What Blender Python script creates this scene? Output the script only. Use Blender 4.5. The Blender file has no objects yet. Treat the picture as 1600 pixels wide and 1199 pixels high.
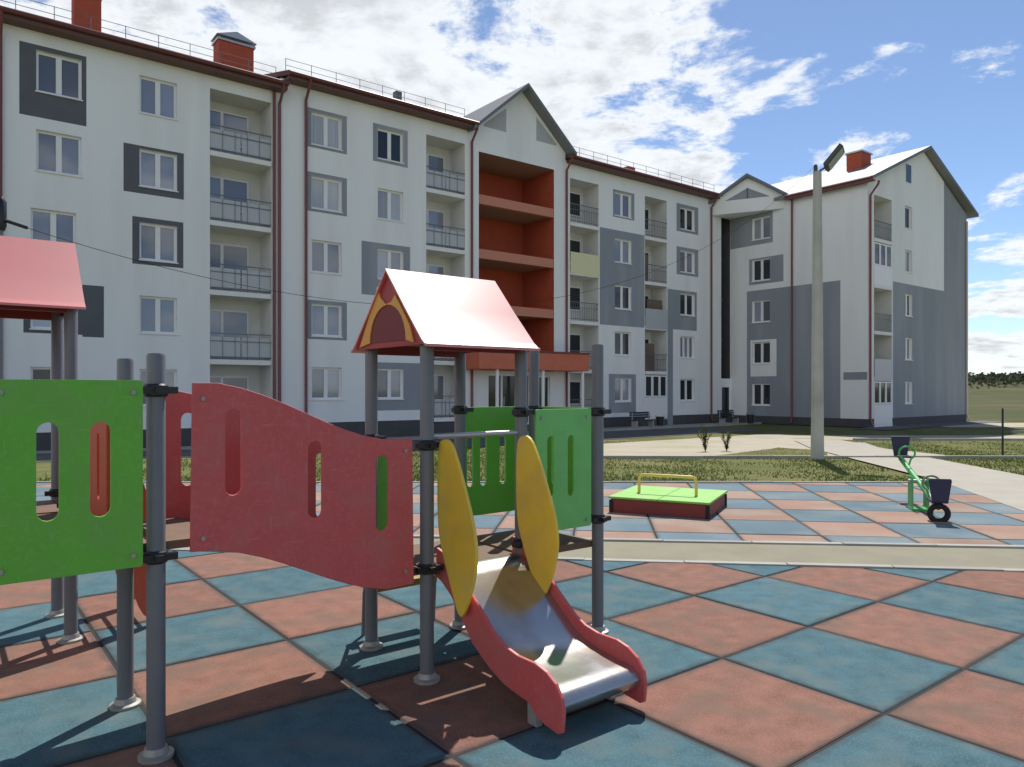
import bpy, bmesh, math, random
from mathutils import Vector, Matrix
random.seed(7)
R = math.radians
scene = bpy.context.scene
COL = scene.collection

# ---------------------------------------------------------------- camera
cd = bpy.data.cameras.new("camera"); cam = bpy.data.objects.new("camera", cd); COL.objects.link(cam)
cam.location = (0, 0, 1.7); cam.rotation_euler = (R(90), 0, 0)
cd.sensor_width = 36.0; cd.lens = 36.0 * 1155 / 1600
cd.shift_y = 10.5 / 1600; cd.clip_end = 4000; cd.clip_start = 0.05
scene.camera = cam

# ---------------------------------------------------------------- sky and sun
SUN_AZ, SUN_EL = R(17), R(54)          # azimuth from +Y towards +X
world = bpy.data.worlds.new("World"); scene.world = world; world.use_nodes = True
nt = world.node_tree; nt.nodes.clear()
def N(tree, typ, **kw):
    n = tree.nodes.new(typ)
    for k_, v_ in kw.items(): setattr(n, k_, v_)
    return n
def mth(tree, op, a, b=None, c=None, clamp=False):
    n = N(tree, 'ShaderNodeMath', operation=op); n.use_clamp = clamp
    for i, x in enumerate((a, b, c)):
        if x is None: continue
        if isinstance(x, (int, float)): n.inputs[i].default_value = x
        else: tree.links.new(x, n.inputs[i])
    return n.outputs[0]
wo = N(nt, 'ShaderNodeOutputWorld'); bg = N(nt, 'ShaderNodeBackground')
sky = N(nt, 'ShaderNodeTexSky', sky_type='NISHITA')
sky.sun_disc = False; sky.sun_elevation = SUN_EL; sky.sun_rotation = SUN_AZ
sky.altitude = 200; sky.air_density = 0.8; sky.dust_density = 0.15; sky.ozone_density = 3.0
tc = N(nt, 'ShaderNodeTexCoord'); sp = N(nt, 'ShaderNodeSeparateXYZ')
nt.links.new(tc.outputs['Generated'], sp.inputs[0])
zc = mth(nt, 'ADD', mth(nt, 'MAXIMUM', sp.outputs[2], 0.0), 0.16)
cx = mth(nt, 'DIVIDE', sp.outputs[0], zc); cy = mth(nt, 'DIVIDE', sp.outputs[1], zc)
cv = N(nt, 'ShaderNodeCombineXYZ')
nt.links.new(cx, cv.inputs[0]); nt.links.new(cy, cv.inputs[1]); cv.inputs[2].default_value = 11.8
def wnoise(scale, detail, rough, dist=0.0):
    n = N(nt, 'ShaderNodeTexNoise'); n.inputs['Scale'].default_value = scale; n.inputs['Detail'].default_value = detail
    n.inputs['Roughness'].default_value = rough; n.inputs['Distortion'].default_value = dist
    nt.links.new(cv.outputs[0], n.inputs['Vector']); return n.outputs['Fac']
def mrange(val, a, b, c, d, kind='SMOOTHSTEP'):
    n = N(nt, 'ShaderNodeMapRange', interpolation_type=kind)
    for i, x in zip(('From Min', 'From Max', 'To Min', 'To Max'), (a, b, c, d)): n.inputs[i].default_value = x
    nt.links.new(val, n.inputs['Value']); return n.outputs[0]
puff = wnoise(3.1, 11, .64, .15); bank = wnoise(.8, 3, .5)
# the cloud bank lies to the left (west) of the view, the east is clearer
lean = mrange(sp.outputs[0], 0.08, 0.36, 0.14, -0.025)
dens = mth(nt, 'ADD', mth(nt, 'ADD', puff, mth(nt, 'MULTIPLY', mth(nt, 'SUBTRACT', bank, 0.5), 0.55)), lean)
dens = mth(nt, 'ADD', dens, mth(nt, 'MULTIPLY', mth(nt, 'SUBTRACT', 0.26, sp.outputs[2]), 0.38))
mask = mrange(dens, 0.48, 0.585, 0, 1)
shade = mrange(wnoise(4.2, 8, .62, .2), .40, .62, 1.0, .68)
thick = mrange(dens, .56, .68, 0.0, 1.0)
core = mth(nt, 'SUBTRACT', 1.0, mth(nt, 'MULTIPLY', mth(nt, 'SUBTRACT', 1.0, shade), thick))
CLOUD = 7.5
cc = N(nt, 'ShaderNodeCombineColor')
for i, x in enumerate((CLOUD * .97, CLOUD, CLOUD * 1.03)):
    nt.links.new(mth(nt, 'MULTIPLY', core, x), cc.inputs[i])
mx = N(nt, 'ShaderNodeMix', data_type='RGBA')
nt.links.new(mth(nt, 'MULTIPLY', mask, 0.94), mx.inputs['Factor'])
nt.links.new(sky.outputs[0], mx.inputs[6]); nt.links.new(cc.outputs[0], mx.inputs[7])
nt.links.new(mx.outputs[2], bg.inputs[0]); bg.inputs[1].default_value = 0.108
nt.links.new(bg.outputs[0], wo.inputs[0])
sl = bpy.data.lights.new("sun", 'SUN'); sl.energy = 4.3; sl.angle = R(0.5); sl.color = (1.0, 0.95, 0.87)
sun = bpy.data.objects.new("sun", sl); COL.objects.link(sun)
sd = Vector((math.sin(SUN_AZ) * math.cos(SUN_EL), math.cos(SUN_AZ) * math.cos(SUN_EL), math.sin(SUN_EL)))
sun.rotation_euler = sd.to_track_quat('Z', 'Y').to_euler(); sun.location = (30, 80, 90)
vs = scene.view_settings
vs.view_transform = 'Standard'; vs.look = 'None'; vs.exposure = 0.32; vs.gamma = 1.0; vs.use_curve_mapping = False

# ---------------------------------------------------------------- materials
def principled(name, rgb, rough=0.6, metal=0.0, spec=0.5, var=0.0, vscale=6.0, bump=0.0, bscale=200.0,
               dirt=None, dirt_scale=1.5, dirt_amt=0.0, obj_var=0.0, speck=None, speck_scale=300, speck_amt=0.0, coat=0.0, stretch=None, scratch=0.0, edge=None):
    m = bpy.data.materials.new(name); m.use_nodes = True; t = m.node_tree
    b = t.nodes['Principled BSDF']
    b.inputs['Roughness'].default_value = rough; b.inputs['Metallic'].default_value = metal
    b.inputs['Specular IOR Level'].default_value = spec; b.inputs['Coat Weight'].default_value = coat; b.inputs['Coat Roughness'].default_value = .38
    g = N(t, 'ShaderNodeNewGeometry'); pos = g.outputs['Position']
    if stretch:
        mp = N(t, 'ShaderNodeMapping'); mp.inputs['Scale'].default_value = stretch
        t.links.new(pos, mp.inputs[0]); pos = mp.outputs[0]
    def noise(scale, detail=4):
        n = N(t, 'ShaderNodeTexNoise'); n.inputs['Scale'].default_value = scale; n.inputs['Detail'].default_value = detail
        t.links.new(pos, n.inputs['Vector']); return n.outputs['Fac']
    rgbn = N(t, 'ShaderNodeRGB'); rgbn.outputs[0].default_value = (*rgb, 1); cur = rgbn.outputs[0]
    def scale_by(cur, fac):
        v = N(t, 'ShaderNodeVectorMath', operation='SCALE'); t.links.new(cur, v.inputs[0]); t.links.new(fac, v.inputs['Scale']); return v.outputs[0]
    if var: cur = scale_by(cur, mth(t, 'ADD', mth(t, 'MULTIPLY', mth(t, 'SUBTRACT', noise(vscale, 6), 0.5), 2.4 * var), 1.0))
    if obj_var:
        oi = N(t, 'ShaderNodeObjectInfo')
        cur = scale_by(cur, mth(t, 'ADD', mth(t, 'MULTIPLY', mth(t, 'SUBTRACT', oi.outputs['Random'], 0.5), obj_var), 1.0))
    def mixto(cur, col, fac):
        q = N(t, 'ShaderNodeMix', data_type='RGBA'); t.links.new(fac, q.inputs['Factor']); t.links.new(cur, q.inputs[6])
        q.inputs[7].default_value = (*col, 1); return q.outputs[2]
    if speck:
        f_ = mth(t, 'MULTIPLY', mth(t, 'MULTIPLY', mth(t, 'SUBTRACT', noise(speck_scale, 1), 0.52), 9.0, clamp=True), speck_amt)
        cur = mixto(cur, speck, f_)
    if dirt:
        f_ = mth(t, 'MULTIPLY', mth(t, 'MULTIPLY', mth(t, 'SUBTRACT', noise(dirt_scale, 7), 0.47), 4.5, clamp=True), dirt_amt)
        cur = mixto(cur, dirt, f_)
    if scratch:
        for sc_ in ((7, 7, 110), (90, 90, 6)):
            mp2 = N(t, 'ShaderNodeMapping'); mp2.inputs['Scale'].default_value = sc_; mp2.inputs['Rotation'].default_value = (.35, .5, .2); t.links.new(g.outputs['Position'], mp2.inputs[0])
            n2 = N(t, 'ShaderNodeTexNoise'); n2.inputs['Scale'].default_value = 1.0; n2.inputs['Detail'].default_value = 2; t.links.new(mp2.outputs[0], n2.inputs['Vector'])
            cur = mixto(cur, (.62, .58, .52), mth(t, 'MULTIPLY', mth(t, 'MULTIPLY', mth(t, 'SUBTRACT', n2.outputs['Fac'], 0.66), 14.0, clamp=True), scratch))
    if edge:
        at_ = N(t, 'ShaderNodeAttribute'); at_.attribute_name = 'inner'
        e_ = mth(t, 'ADD', at_.outputs['Fac'], mth(t, 'MULTIPLY', mth(t, 'SUBTRACT', noise(9, 5), 0.5), 1.5))
        cur = mixto(cur, edge, mth(t, 'MULTIPLY', mth(t, 'SUBTRACT', 1.0, mth(t, 'MULTIPLY', e_, 1.5, clamp=True)), .72))
    t.links.new(cur, b.inputs['Base Color'])
    if bump:
        bn = N(t, 'ShaderNodeBump'); bn.inputs['Strength'].default_value = bump; bn.inputs['Distance'].default_value = 0.01
        t.links.new(noise(bscale, 3), bn.inputs['Height']); t.links.new(bn.outputs[0], b.inputs['Normal'])
    return m
M = {}
M['plaster'] = principled('white_plaster', (.845, .86, .855), .9, spec=.2, var=.05, vscale=.7, bump=.25, bscale=60, dirt=(.66, .66, .64), dirt_scale=.8, dirt_amt=.35, stretch=(1, 1, .14))
M['grey_plaster'] = principled('grey_plaster', (.29, .315, .35), .9, spec=.2, var=.10, vscale=.8, bump=.3, bscale=60, dirt=(.40, .42, .44), dirt_scale=.8, dirt_amt=.4, stretch=(1, 1, .14))
M['light_grey'] = principled('light_grey_plaster', (.44, .46, .47), .9, spec=.2, var=.1)
M['dark_plaster'] = principled('charcoal_plaster', (.125, .135, .15), .9, spec=.2, var=.12, vscale=2, bump=.3, bscale=60)
M['plinth'] = principled('dark_plinth', (.075, .075, .08), .85, var=.2, vscale=2, bump=.3, bscale=40)
M['loggia'] = principled('loggia_plaster', (.72, .72, .70), .9, spec=.2, var=.08, vscale=1.2, dirt=(.52, .51, .48), dirt_scale=1.0, dirt_amt=.3)
M['red_brick'] = principled('red_wall', (.47, .10, .055), .85, spec=.2, var=.12, vscale=2.0, bump=.3, bscale=30)
M['salmon'] = principled('salmon_beam', (.56, .23, .155), .85, var=.08)
M['door_red'] = principled('dull_red_door', (.30, .055, .035), .6, var=.1)
M['soffit'] = principled('landing_soffit', (.36, .22, .17), .9, spec=.2, var=.08)
M['white_pvc'] = principled('white_plastic_frame', (.82, .82, .82), .4)
M['glass'] = principled('window_glass', (.235, .25, .30), .05, metal=.22, spec=.8, var=.25, vscale=.5, obj_var=.9)
M['glass_pale'] = principled('curtained_window_glass', (.40, .42, .46), .06, spec=.8, var=.2, vscale=2.5, obj_var=.35, stretch=(6, 6, .2))
M['dark_glass'] = principled('dark_window_glass', (.025, .03, .038), .05, metal=.15, spec=.7, obj_var=.8)
M['rail_metal'] = principled('railing_metal', (.16, .165, .17), .5, metal=.3)
M['rail_panel'] = principled('railing_panel', (.46, .48, .50), .3)
M['brown_board'] = principled('brown_board', (.17, .12, .085), .8, var=.3, vscale=3)
M['cream_panel'] = principled('cream_balcony_panel', (.72, .70, .42), .6, var=.06)
M['slab'] = principled('balcony_slab', (.80, .80, .77), .85, var=.06, vscale=3)
M['pipe_red'] = principled('red_drainpipe', (.19, .055, .055), .45, metal=.1)
M['pipe_white'] = principled('pale_drainpipe', (.62, .55, .48), .5)
M['roof_brown'] = principled('brown_roof_metal', (.13, .058, .045), .55, var=.15, vscale=2)
M['roof_red'] = principled('red_eave_metal', (.15, .045, .042), .5, var=.12)
M['roof_grey'] = principled('pale_roof_sheet', (.22, .225, .24), .6, spec=.3, var=.15)
M['barge'] = principled('grey_bargeboard', (.15, .175, .20), .6, var=.15)
M['chimney'] = principled('chimney_red', (.46, .09, .045), .85, var=.15, vscale=5, bump=.4, bscale=25)
M['galv'] = principled('galvanised_metal', (.50, .51, .52), .4, metal=.6)
M['canopy_red'] = principled('canopy_fascia_red', (.58, .15, .078), .6, var=.12, vscale=3)
M['post'] = principled('grey_post_paint', (.15, .16, .175), .45, var=.10, vscale=12, bump=.05, bscale=400, dirt=(.2, .2, .2), dirt_scale=8, dirt_amt=.15)
M['clamp'] = principled('black_clamp', (.012, .013, .018), .4)
M['flange'] = principled('pale_flange', (.36, .36, .34), .5, metal=.4, dirt=(.2, .17, .13), dirt_scale=30, dirt_amt=.4)
PL = dict(rough=.46, var=.09, vscale=9, bump=.05, bscale=350, speck=(.55, .52, .46), speck_scale=45, speck_amt=.05, scratch=.09)
M['panel_red'] = principled('red_play_panel', (.56, .092, .095), dirt=(.44, .15, .14), dirt_scale=5, dirt_amt=.45, **PL)
M['panel_orange'] = principled('orange_red_play_panel', (.52, .085, .035), dirt=(.36, .10, .07), dirt_scale=4, dirt_amt=.2, **PL)
M['panel_green'] = principled('green_play_panel', (.125, .45, .040), dirt=(.17, .36, .09), dirt_scale=5, dirt_amt=.45, **PL)
M['panel_mint'] = principled('mint_green_play_panel', (.15, .52, .14), dirt=(.15, .38, .13), dirt_scale=4, dirt_amt=.2, **PL)
M['panel_yellow'] = principled('yellow_play_panel', (.80, .56, .05), dirt=(.58, .44, .13), dirt_scale=5, dirt_amt=.45, **PL)
M['roof_play'] = principled('red_play_roof', (.62, .17, .16), .47, coat=.6, spec=1.0, var=.03, vscale=5, bump=.02, bscale=200, dirt=(.5, .2, .18), dirt_scale=3, dirt_amt=.25)
M['roof_play_under'] = principled('maroon_gable', (.17, .022, .028), .6, var=.06)
M['gable_red'] = principled('dark_red_gable', (.34, .035, .04), .5, var=.05)
M['gable_deco'] = principled('yellow_gable_trim', (.66, .34, .06), .5, var=.06)
M['steel'] = principled('slide_steel', (.47, .455, .43), .21, metal=.85, var=.08, vscale=4, bump=.04, bscale=30, dirt=(.30, .26, .22), dirt_scale=5, dirt_amt=.6, scratch=.1)
M['wood_step'] = principled('yellow_step_board', (.30, .21, .055), .6, var=.1)
M['deck'] = principled('deck_plywood', (.16, .10, .065), .8, var=.2, vscale=8)
M['tile_red'] = principled('terracotta_rubber', edge=(.115, .095, .085), rgb=(.265, .138, .105), rough=.95, spec=.15, var=.34, vscale=7, bump=.6, bscale=380, obj_var=.14, speck=(.38, .215, .165), speck_scale=85, speck_amt=.45, dirt=(.19, .14, .11), dirt_scale=3.2, dirt_amt=.75)
M['tile_blue'] = principled('teal_rubber', edge=(.07, .085, .09), rgb=(.078, .158, .188), rough=.95, spec=.15, var=.36, vscale=7, bump=.6, bscale=380, obj_var=.16, speck=(.145, .245, .275), speck_scale=85, speck_amt=.45, dirt=(.15, .195, .195), dirt_scale=3.2, dirt_amt=.8)
M['tile_red_worn'] = principled('worn_terracotta_rubber', edge=(.17, .15, .13), rgb=(.35, .225, .175), rough=.95, spec=.15, var=.2, vscale=1.3, bump=.5, bscale=380, obj_var=.2, dirt=(.37, .32, .26), dirt_scale=.9, dirt_amt=.9)
M['tile_blue_worn'] = principled('worn_teal_rubber', edge=(.12, .135, .14), rgb=(.15, .215, .255), rough=.95, spec=.15, var=.2, vscale=1.3, bump=.5, bscale=380, obj_var=.2, dirt=(.27, .29, .28), dirt_scale=.9, dirt_amt=.7)
M['tile_joint'] = principled('rubber_joint', (.05, .05, .05), .95, spec=.1, var=.2, vscale=3)
M['kerb'] = principled('concrete_kerb', (.36, .35, .32), .9, spec=.2, var=.12, vscale=5, bump=.3, bscale=60, obj_var=.2)
M['path'] = principled('beige_paving', (.27, .25, .19), .95, spec=.1, var=.14, vscale=2.5, bump=.5, bscale=80, dirt=(.30, .31, .20), dirt_scale=1.1, dirt_amt=.5)
M['sand'] = principled('sandy_ground', (.43, .39, .31), .95, spec=.1, var=.12, vscale=1.2, bump=.5, bscale=30, dirt=(.30, .30, .16), dirt_scale=.35, dirt_amt=.55)
M['footpath'] = principled('pale_footpath', (.40, .375, .32), .95, spec=.1, var=.12, vscale=2, bump=.3, bscale=40)
M['asphalt'] = principled('grey_asphalt', (.14, .14, .135), .95, spec=.15, var=.15, vscale=1.5)
M['ground'] = principled('turf_ground', (.135, .145, .055), 1.0, spec=.05, var=.35, vscale=.9, bump=1.0, bscale=14, dirt=(.24, .20, .11), dirt_scale=.28, dirt_amt=.6)
M['field'] = principled('rough_field', (.085, .095, .045), 1.0, spec=.05, var=.4, vscale=.12, dirt=(.15, .115, .065), dirt_scale=.05, dirt_amt=.8)
M['grass'] = principled('grass_blades', (.14, .20, .05), .9, spec=.1, var=.4, vscale=.6, dirt=(.28, .26, .11), dirt_scale=.4, dirt_amt=.5)
M['weed'] = principled('weed_leaf', (.07, .085, .025), .9, spec=.1, var=.3, vscale=3)
M['wood_far'] = principled('far_foliage', (.05, .058, .035), .95, spec=.05, var=.4, vscale=.05)
M['concrete'] = principled('concrete_pole', (.46, .465, .43), .9, spec=.2, var=.1, vscale=3, bump=.3, bscale=50, dirt=(.24, .25, .22), dirt_scale=1.0, dirt_amt=.4)
M['lamp_body'] = principled('floodlight_body', (.07, .075, .07), .5, metal=.3)
M['lamp_glass'] = principled('floodlight_glass', (.30, .34, .34), .1)
M['cable'] = principled('black_cable', (.02, .02, .02), .95, spec=.05)
M['maroon_box'] = principled('maroon_boards', (.20, .028, .024), .6, var=.15, vscale=4)
M['lid_green'] = principled('green_lid', (.19, .50, .06), .55, var=.12, vscale=4, dirt=(.36, .36, .18), dirt_scale=4, dirt_amt=.5, scratch=.12)
M['handle_yellow'] = principled('yellow_handle', (.78, .52, .12), .4)
M['seat_blue'] = principled('navy_seat', (.012, .016, .06), .35)
M['beam_green'] = principled('green_beam', (.06, .36, .09), .4, var=.06)
M['tyre'] = principled('black_tyre', (.012, .012, .014), .8, bump=.3, bscale=90)
M['grip'] = principled('brown_grip', (.24, .20, .17), .5)
M['bench_dark'] = principled('dark_bench', (.02, .021, .025), .6)
M['bench_leg'] = principled('bench_leg_concrete', (.35, .35, .34), .8)
M['door_dark'] = principled('dark_door_glass', (.03, .04, .04), .08, metal=.1)

# ---------------------------------------------------------------- helpers
A38 = R(38); CU, SU = math.cos(A38), math.sin(A38)
def F(s, v, z=0.0):                       # site frame (along facade, towards facade) to world
    return Vector((s * CU - v * SU, s * SU + v * CU, z))
def inv(x, y): return (x * CU + y * SU, -x * SU + y * CU)
class MB:
    def __init__(self): self.v = []; self.f = []; self.mi = []
    def add(self, vs, fs, mi=0):
        o = len(self.v); self.v += [tuple(p) for p in vs]
        for f_ in fs: self.f.append(tuple(i + o for i in f_)); self.mi.append(mi)
    def box(self, x0, x1, y0, y1, z0, z1, mi=0):
        self.add([(x0, y0, z0), (x1, y0, z0), (x1, y1, z0), (x0, y1, z0), (x0, y0, z1), (x1, y0, z1), (x1, y1, z1), (x0, y1, z1)],
                 [(0, 3, 2, 1), (4, 5, 6, 7), (0, 1, 5, 4), (1, 2, 6, 5), (2, 3, 7, 6), (3, 0, 4, 7)], mi)
    def obox(self, c, ax, ay, az, mi=0):   # oriented box from centre and half axes
        c, ax, ay, az = Vector(c), Vector(ax), Vector(ay), Vector(az)
        vs = [c + ax * i + ay * j + az * k for k in (-1, 1) for (i, j) in ((-1, -1), (1, -1), (1, 1), (-1, 1))]
        self.add(vs, [(0, 3, 2, 1), (4, 5, 6, 7), (0, 1, 5, 4), (1, 2, 6, 5), (2, 3, 7, 6), (3, 0, 4, 7)], mi)
    def tube(self, pts, r, seg=12, cap=True, mi=0):
        pts = [Vector(p) for p in pts]; rs = r if isinstance(r, (list, tuple)) else [r] * len(pts)
        rings = []; prev = None
        for i, p in enumerate(pts):
            d = (pts[min(i + 1, len(pts) - 1)] - pts[max(i - 1, 0)]).normalized()
            if prev is None:
                a = d.orthogonal().normalized()
                if abs(d.z) > .99: a = Vector((1, 0, 0))
            else: a = (prev - d * prev.dot(d)).normalized()
            prev = a; b = d.cross(a)
            rings.append([p + (a * math.cos(2 * math.pi * j / seg) + b * math.sin(2 * math.pi * j / seg)) * rs[i] for j in range(seg)])
        vs = [q for ring in rings for q in ring]; fs = []
        for i in range(len(rings) - 1):
            for j in range(seg):
                k_ = (j + 1) % seg
                fs.append((i * seg + j, i * seg + k_, (i + 1) * seg + k_, (i + 1) * seg + j))
        if cap: fs.append(tuple(range(seg - 1, -1, -1))); fs.append(tuple((len(rings) - 1) * seg + j for j in range(seg)))
        self.add(vs, fs, mi)
    def prism(self, poly, axis, t0, t1, mi=0):  # poly: 2D points of the other two axes
        def P(a, b, t): return {'x': (t, a, b), 'y': (a, t, b), 'z': (a, b, t)}[axis]
        n = len(poly); vs = [P(a, b, t0) for a, b in poly] + [P(a, b, t1) for a, b in poly]
        fs = [tuple(range(n)), tuple(range(2 * n - 1, n - 1, -1))] + [(i, i + n, (i + 1) % n + n, (i + 1) % n) for i in range(n)]
        self.add(vs, fs, mi)
    def mesh(self, name, mats, smooth=False, off=(0, 0, 0)):
        me = bpy.data.meshes.new(name)
        me.from_pydata([(p[0] - off[0], p[1] - off[1], p[2] - off[2]) for p in self.v], [], self.f)
        for m in (mats if isinstance(mats, (list, tuple)) else [mats]): me.materials.append(m)
        me.polygons.foreach_set('material_index', self.mi)
        bm = bmesh.new(); bm.from_mesh(me); bmesh.ops.recalc_face_normals(bm, faces=bm.faces); bm.to_mesh(me); bm.free()
        if smooth:
            for p in me.polygons: p.use_smooth = True
            me.set_sharp_from_angle(angle=R(35))
        return me
def link(name, me, parent=None, loc=(0, 0, 0), rz=0.0):
    o = bpy.data.objects.new(name, me); COL.objects.link(o)
    if parent is not None: o.parent = parent
    o.location = loc; o.rotation_euler = (0, 0, rz); return o
def tag(o, label=None, cat=None, group=None, kind=None):
    if label: o['label'] = label
    if cat: o['category'] = cat
    if group: o['group'] = group
    if kind: o['kind'] = kind
    return o
class Thing:                                # Empty at (s, v, z) in the site frame, parts given in absolute site coordinates
    def __init__(self, name, s, v, z, label=None, cat=None, group=None):
        self.o = (s, v, z); self.e = bpy.data.objects.new(name, None); COL.objects.link(self.e)
        self.e.empty_display_size = .2; self.e.location = F(s, v, z); self.e.rotation_euler = (0, 0, A38); tag(self.e, label, cat, group)
    def part(self, name, mb, mats, parent=None, smooth=False, bevel=0, label=None):
        me = mb.mesh(name, mats, smooth, self.o); o = link(name, me, parent if parent is not None else self.e)
        if bevel:
            b = o.modifiers.new('bevel', 'BEVEL'); b.width = bevel; b.segments = 2; b.limit_method = 'ANGLE'; b.angle_limit = R(40)
        if label: o['label'] = label
        return o
def clip(poly, a, b, c):                    # keep a*x+b*y<=c, convex polygon
    out = []
    for i in range(len(poly)):
        p, q = poly[i], poly[(i + 1) % len(poly)]
        dp, dq = a * p[0] + b * p[1] - c, a * q[0] + b * q[1] - c
        if dp <= 0: out.append(p)
        if dp * dq < 0:
            t = dp / (dp - dq); out.append((p[0] + t * (q[0] - p[0]), p[1] + t * (q[1] - p[1])))
    return out
def slab_with_holes(outer, holes, thick, axis, t0):   # flat board with real cut-outs; outer/holes are 2D loops
    bm = bmesh.new(); edges = []
    for loop in [outer] + holes:
        vs = [bm.verts.new({'y': (a, t0, b), 'x': (t0, a, b)}[axis]) for a, b in loop]
        edges += [bm.edges.new((vs[i], vs[(i + 1) % len(vs)])) for i in range(len(vs))]
    bmesh.ops.triangle_fill(bm, use_beauty=True, use_dissolve=False, edges=edges)
    r = bmesh.ops.extrude_face_region(bm, geom=bm.faces[:])
    d = Vector((0, thick, 0)) if axis == 'y' else Vector((thick, 0, 0))
    bmesh.ops.translate(bm, vec=d, verts=[g for g in r['geom'] if isinstance(g, bmesh.types.BMVert)])
    mb = MB(); bm.verts.index_update()
    mb.add([v.co[:] for v in bm.verts], [[v.index for v in f_.verts] for f_ in bm.faces]); bm.free(); return mb
def slot(a, z0, z1, w, n=6):
    r = w / 2; L = []
    for i in range(n + 1): th = math.pi * i / n; L.append((a + r * math.cos(th), z1 - r + r * math.sin(th)))
    for i in range(n + 1): th = math.pi + math.pi * i / n; L.append((a + r * math.cos(th), z0 + r + r * math.sin(th)))
    return L
def smooth_poly(pts, it=2):
    for _ in range(it):
        q = []
        for i in range(len(pts)):
            a, b = pts[i], pts[(i + 1) % len(pts)]
            q += [(.75 * a[0] + .25 * b[0], .75 * a[1] + .25 * b[1]), (.25 * a[0] + .75 * b[0], .25 * a[1] + .75 * b[1])]
        pts = q
    return pts

# ---------------------------------------------------------------- ground
PROF = [(-400, 0), (14, 0), (28, -.5), (60, -.5), (150, .4), (300, 6.0), (700, 7.5), (2500, 8)]
def g(y):
    for (a, za), (b, zb) in zip(PROF, PROF[1:]):
        if y <= b: return za + (zb - za) * (y - a) / (b - a)
    return PROF[-1][1]
def sheet(name, poly, mat, lift, thick=0.0, parent=None, kind='structure'):
    mb = MB(); ys = [p[0] for p in PROF]
    lo, hi = min(p[1] for p in poly), max(p[1] for p in poly)
    cuts = [lo] + [y for y in ys if lo < y < hi] + [hi]
    for a, b in zip(cuts, cuts[1:]):
        q = clip(clip(poly, 0, -1, -a), 0, 1, b)
        if len(q) > 2: mb.add([(x, y, g(y) + lift) for x, y in q], [tuple(range(len(q)))])
    o = link(name, mb.mesh(name, mat), parent)
    if kind: tag(o, kind=kind)
    return o
mb = MB(); xs = [-2000, -400, -100, -40, 40, 100, 400, 2000]; ys = [p[0] for p in PROF]
for i in range(len(xs) - 1):
    for j in range(len(ys) - 1):
        mb.add([(xs[i + a], ys[j + b], PROF[j + b][1] - .035) for a, b in ((0, 0), (1, 0), (1, 1), (0, 1))], [(0, 1, 2, 3)])
tag(link('ground', mb.mesh('ground', M['ground'])), kind='structure')

# kerb lines of the paved strip that divides the playground
ka0, ka1 = (-10.0, 8.58), (9.5, 6.45)
kb0, kb1 = (-10.0, 9.35), (9.5, 7.66)
def side(p0, p1):                           # half-plane below the line
    dx, dy = p1[0] - p0[0], p1[1] - p0[1]; return (-dy, dx, -dy * p0[0] + dx * p0[1])
NEAR = lambda P: clip(clip(clip(clip(P, *side(ka0, ka1)), -1, 0, 9), 1, 0, 9), 0, -1, -.2)
def FAR(P):
    a, b, c = side(kb0, kb1)
    return clip(clip(clip(clip(P, -a, -b, -c - .12), -1, 0, 9), 1, 0, 9.2), 0, 1, 13.55)
surf = tag(bpy.data.objects.new('playground_surface', None), kind='structure'); COL.objects.link(surf)
sheet('joint_bed', NEAR([(-9, .2), (9, .2), (9, 12), (-9, 12)]), M['tile_joint'], -.007, parent=surf, kind=None)
sheet('joint_bed', FAR([(-9, 5), (9.2, 5), (9.2, 13.55), (-9, 13.55)]), M['tile_joint'], -.007, parent=surf, kind=None)
def lay_tile(P, region, mat):
    q = region(P)
    if len(q) < 3: return
    cxx = sum(p[0] for p in q) / len(q); cyy = sum(p[1] for p in q) / len(q)
    area = abs(sum(q[a][0] * q[(a + 1) % len(q)][1] - q[(a + 1) % len(q)][0] * q[a][1] for a in range(len(q)))) / 2
    if area < .02: return
    n = len(q); h = random.uniform(-.0025, .0025)
    def rr(f_, z): return [(cxx + (x - cxx) * f_, cyy + (y - cyy) * f_, z) for x, y in q]
    tb = MB(); ring = lambda k: [(a + k * n, (a + 1) % n + k * n, (a + 1) % n + (k + 1) * n, a + (k + 1) * n) for a in range(n)]
    tb.add(rr(1, -.03) + rr(1, -.005 + h) + rr(.985, h) + rr(.87, h), [tuple(range(3 * n, 4 * n))] + ring(0) + ring(1) + ring(2))
    me = tb.mesh('tile', mat, off=(cxx, cyy, 0)); at_ = me.attributes.new('inner', 'FLOAT', 'POINT')
    at_.data.foreach_set('value', [0.0] * (3 * n) + [1.0] * n)
    link('tile', me, surf, (cxx, cyy, 0))
T = 1.02; gp = .011
for i in range(-16, 20):
    for j in range(-10, 14):
        s0, v0 = 2.92 + i * T, 1.86 + j * T
        cs = [F(s0 + gp, v0 + gp), F(s0 + T - gp, v0 + gp), F(s0 + T - gp, v0 + T - gp), F(s0 + gp, v0 + T - gp)]
        lay_tile([(p.x, p.y) for p in cs], NEAR, M['tile_red'] if (i + j) % 2 == 0 else M['tile_blue'])
T2 = .96; E1, E2 = Vector((.9935, -.1138)), Vector((.1138, .9935))     # the far field is laid square to the strip
for i in range(-14, 10):
    for j in range(-4, 6):
        a0, b0 = 2.61 + i * T2, 9.96 + j * T2
        cs = [E1 * a + E2 * b for a, b in ((a0 + gp, b0 + gp), (a0 + T2 - gp, b0 + gp), (a0 + T2 - gp, b0 + T2 - gp), (a0 + gp, b0 + T2 - gp))]
        lay_tile([(p.x, p.y) for p in cs], FAR, M['tile_blue_worn'] if (i + j) % 2 == 0 else M['tile_red_worn'])
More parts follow.
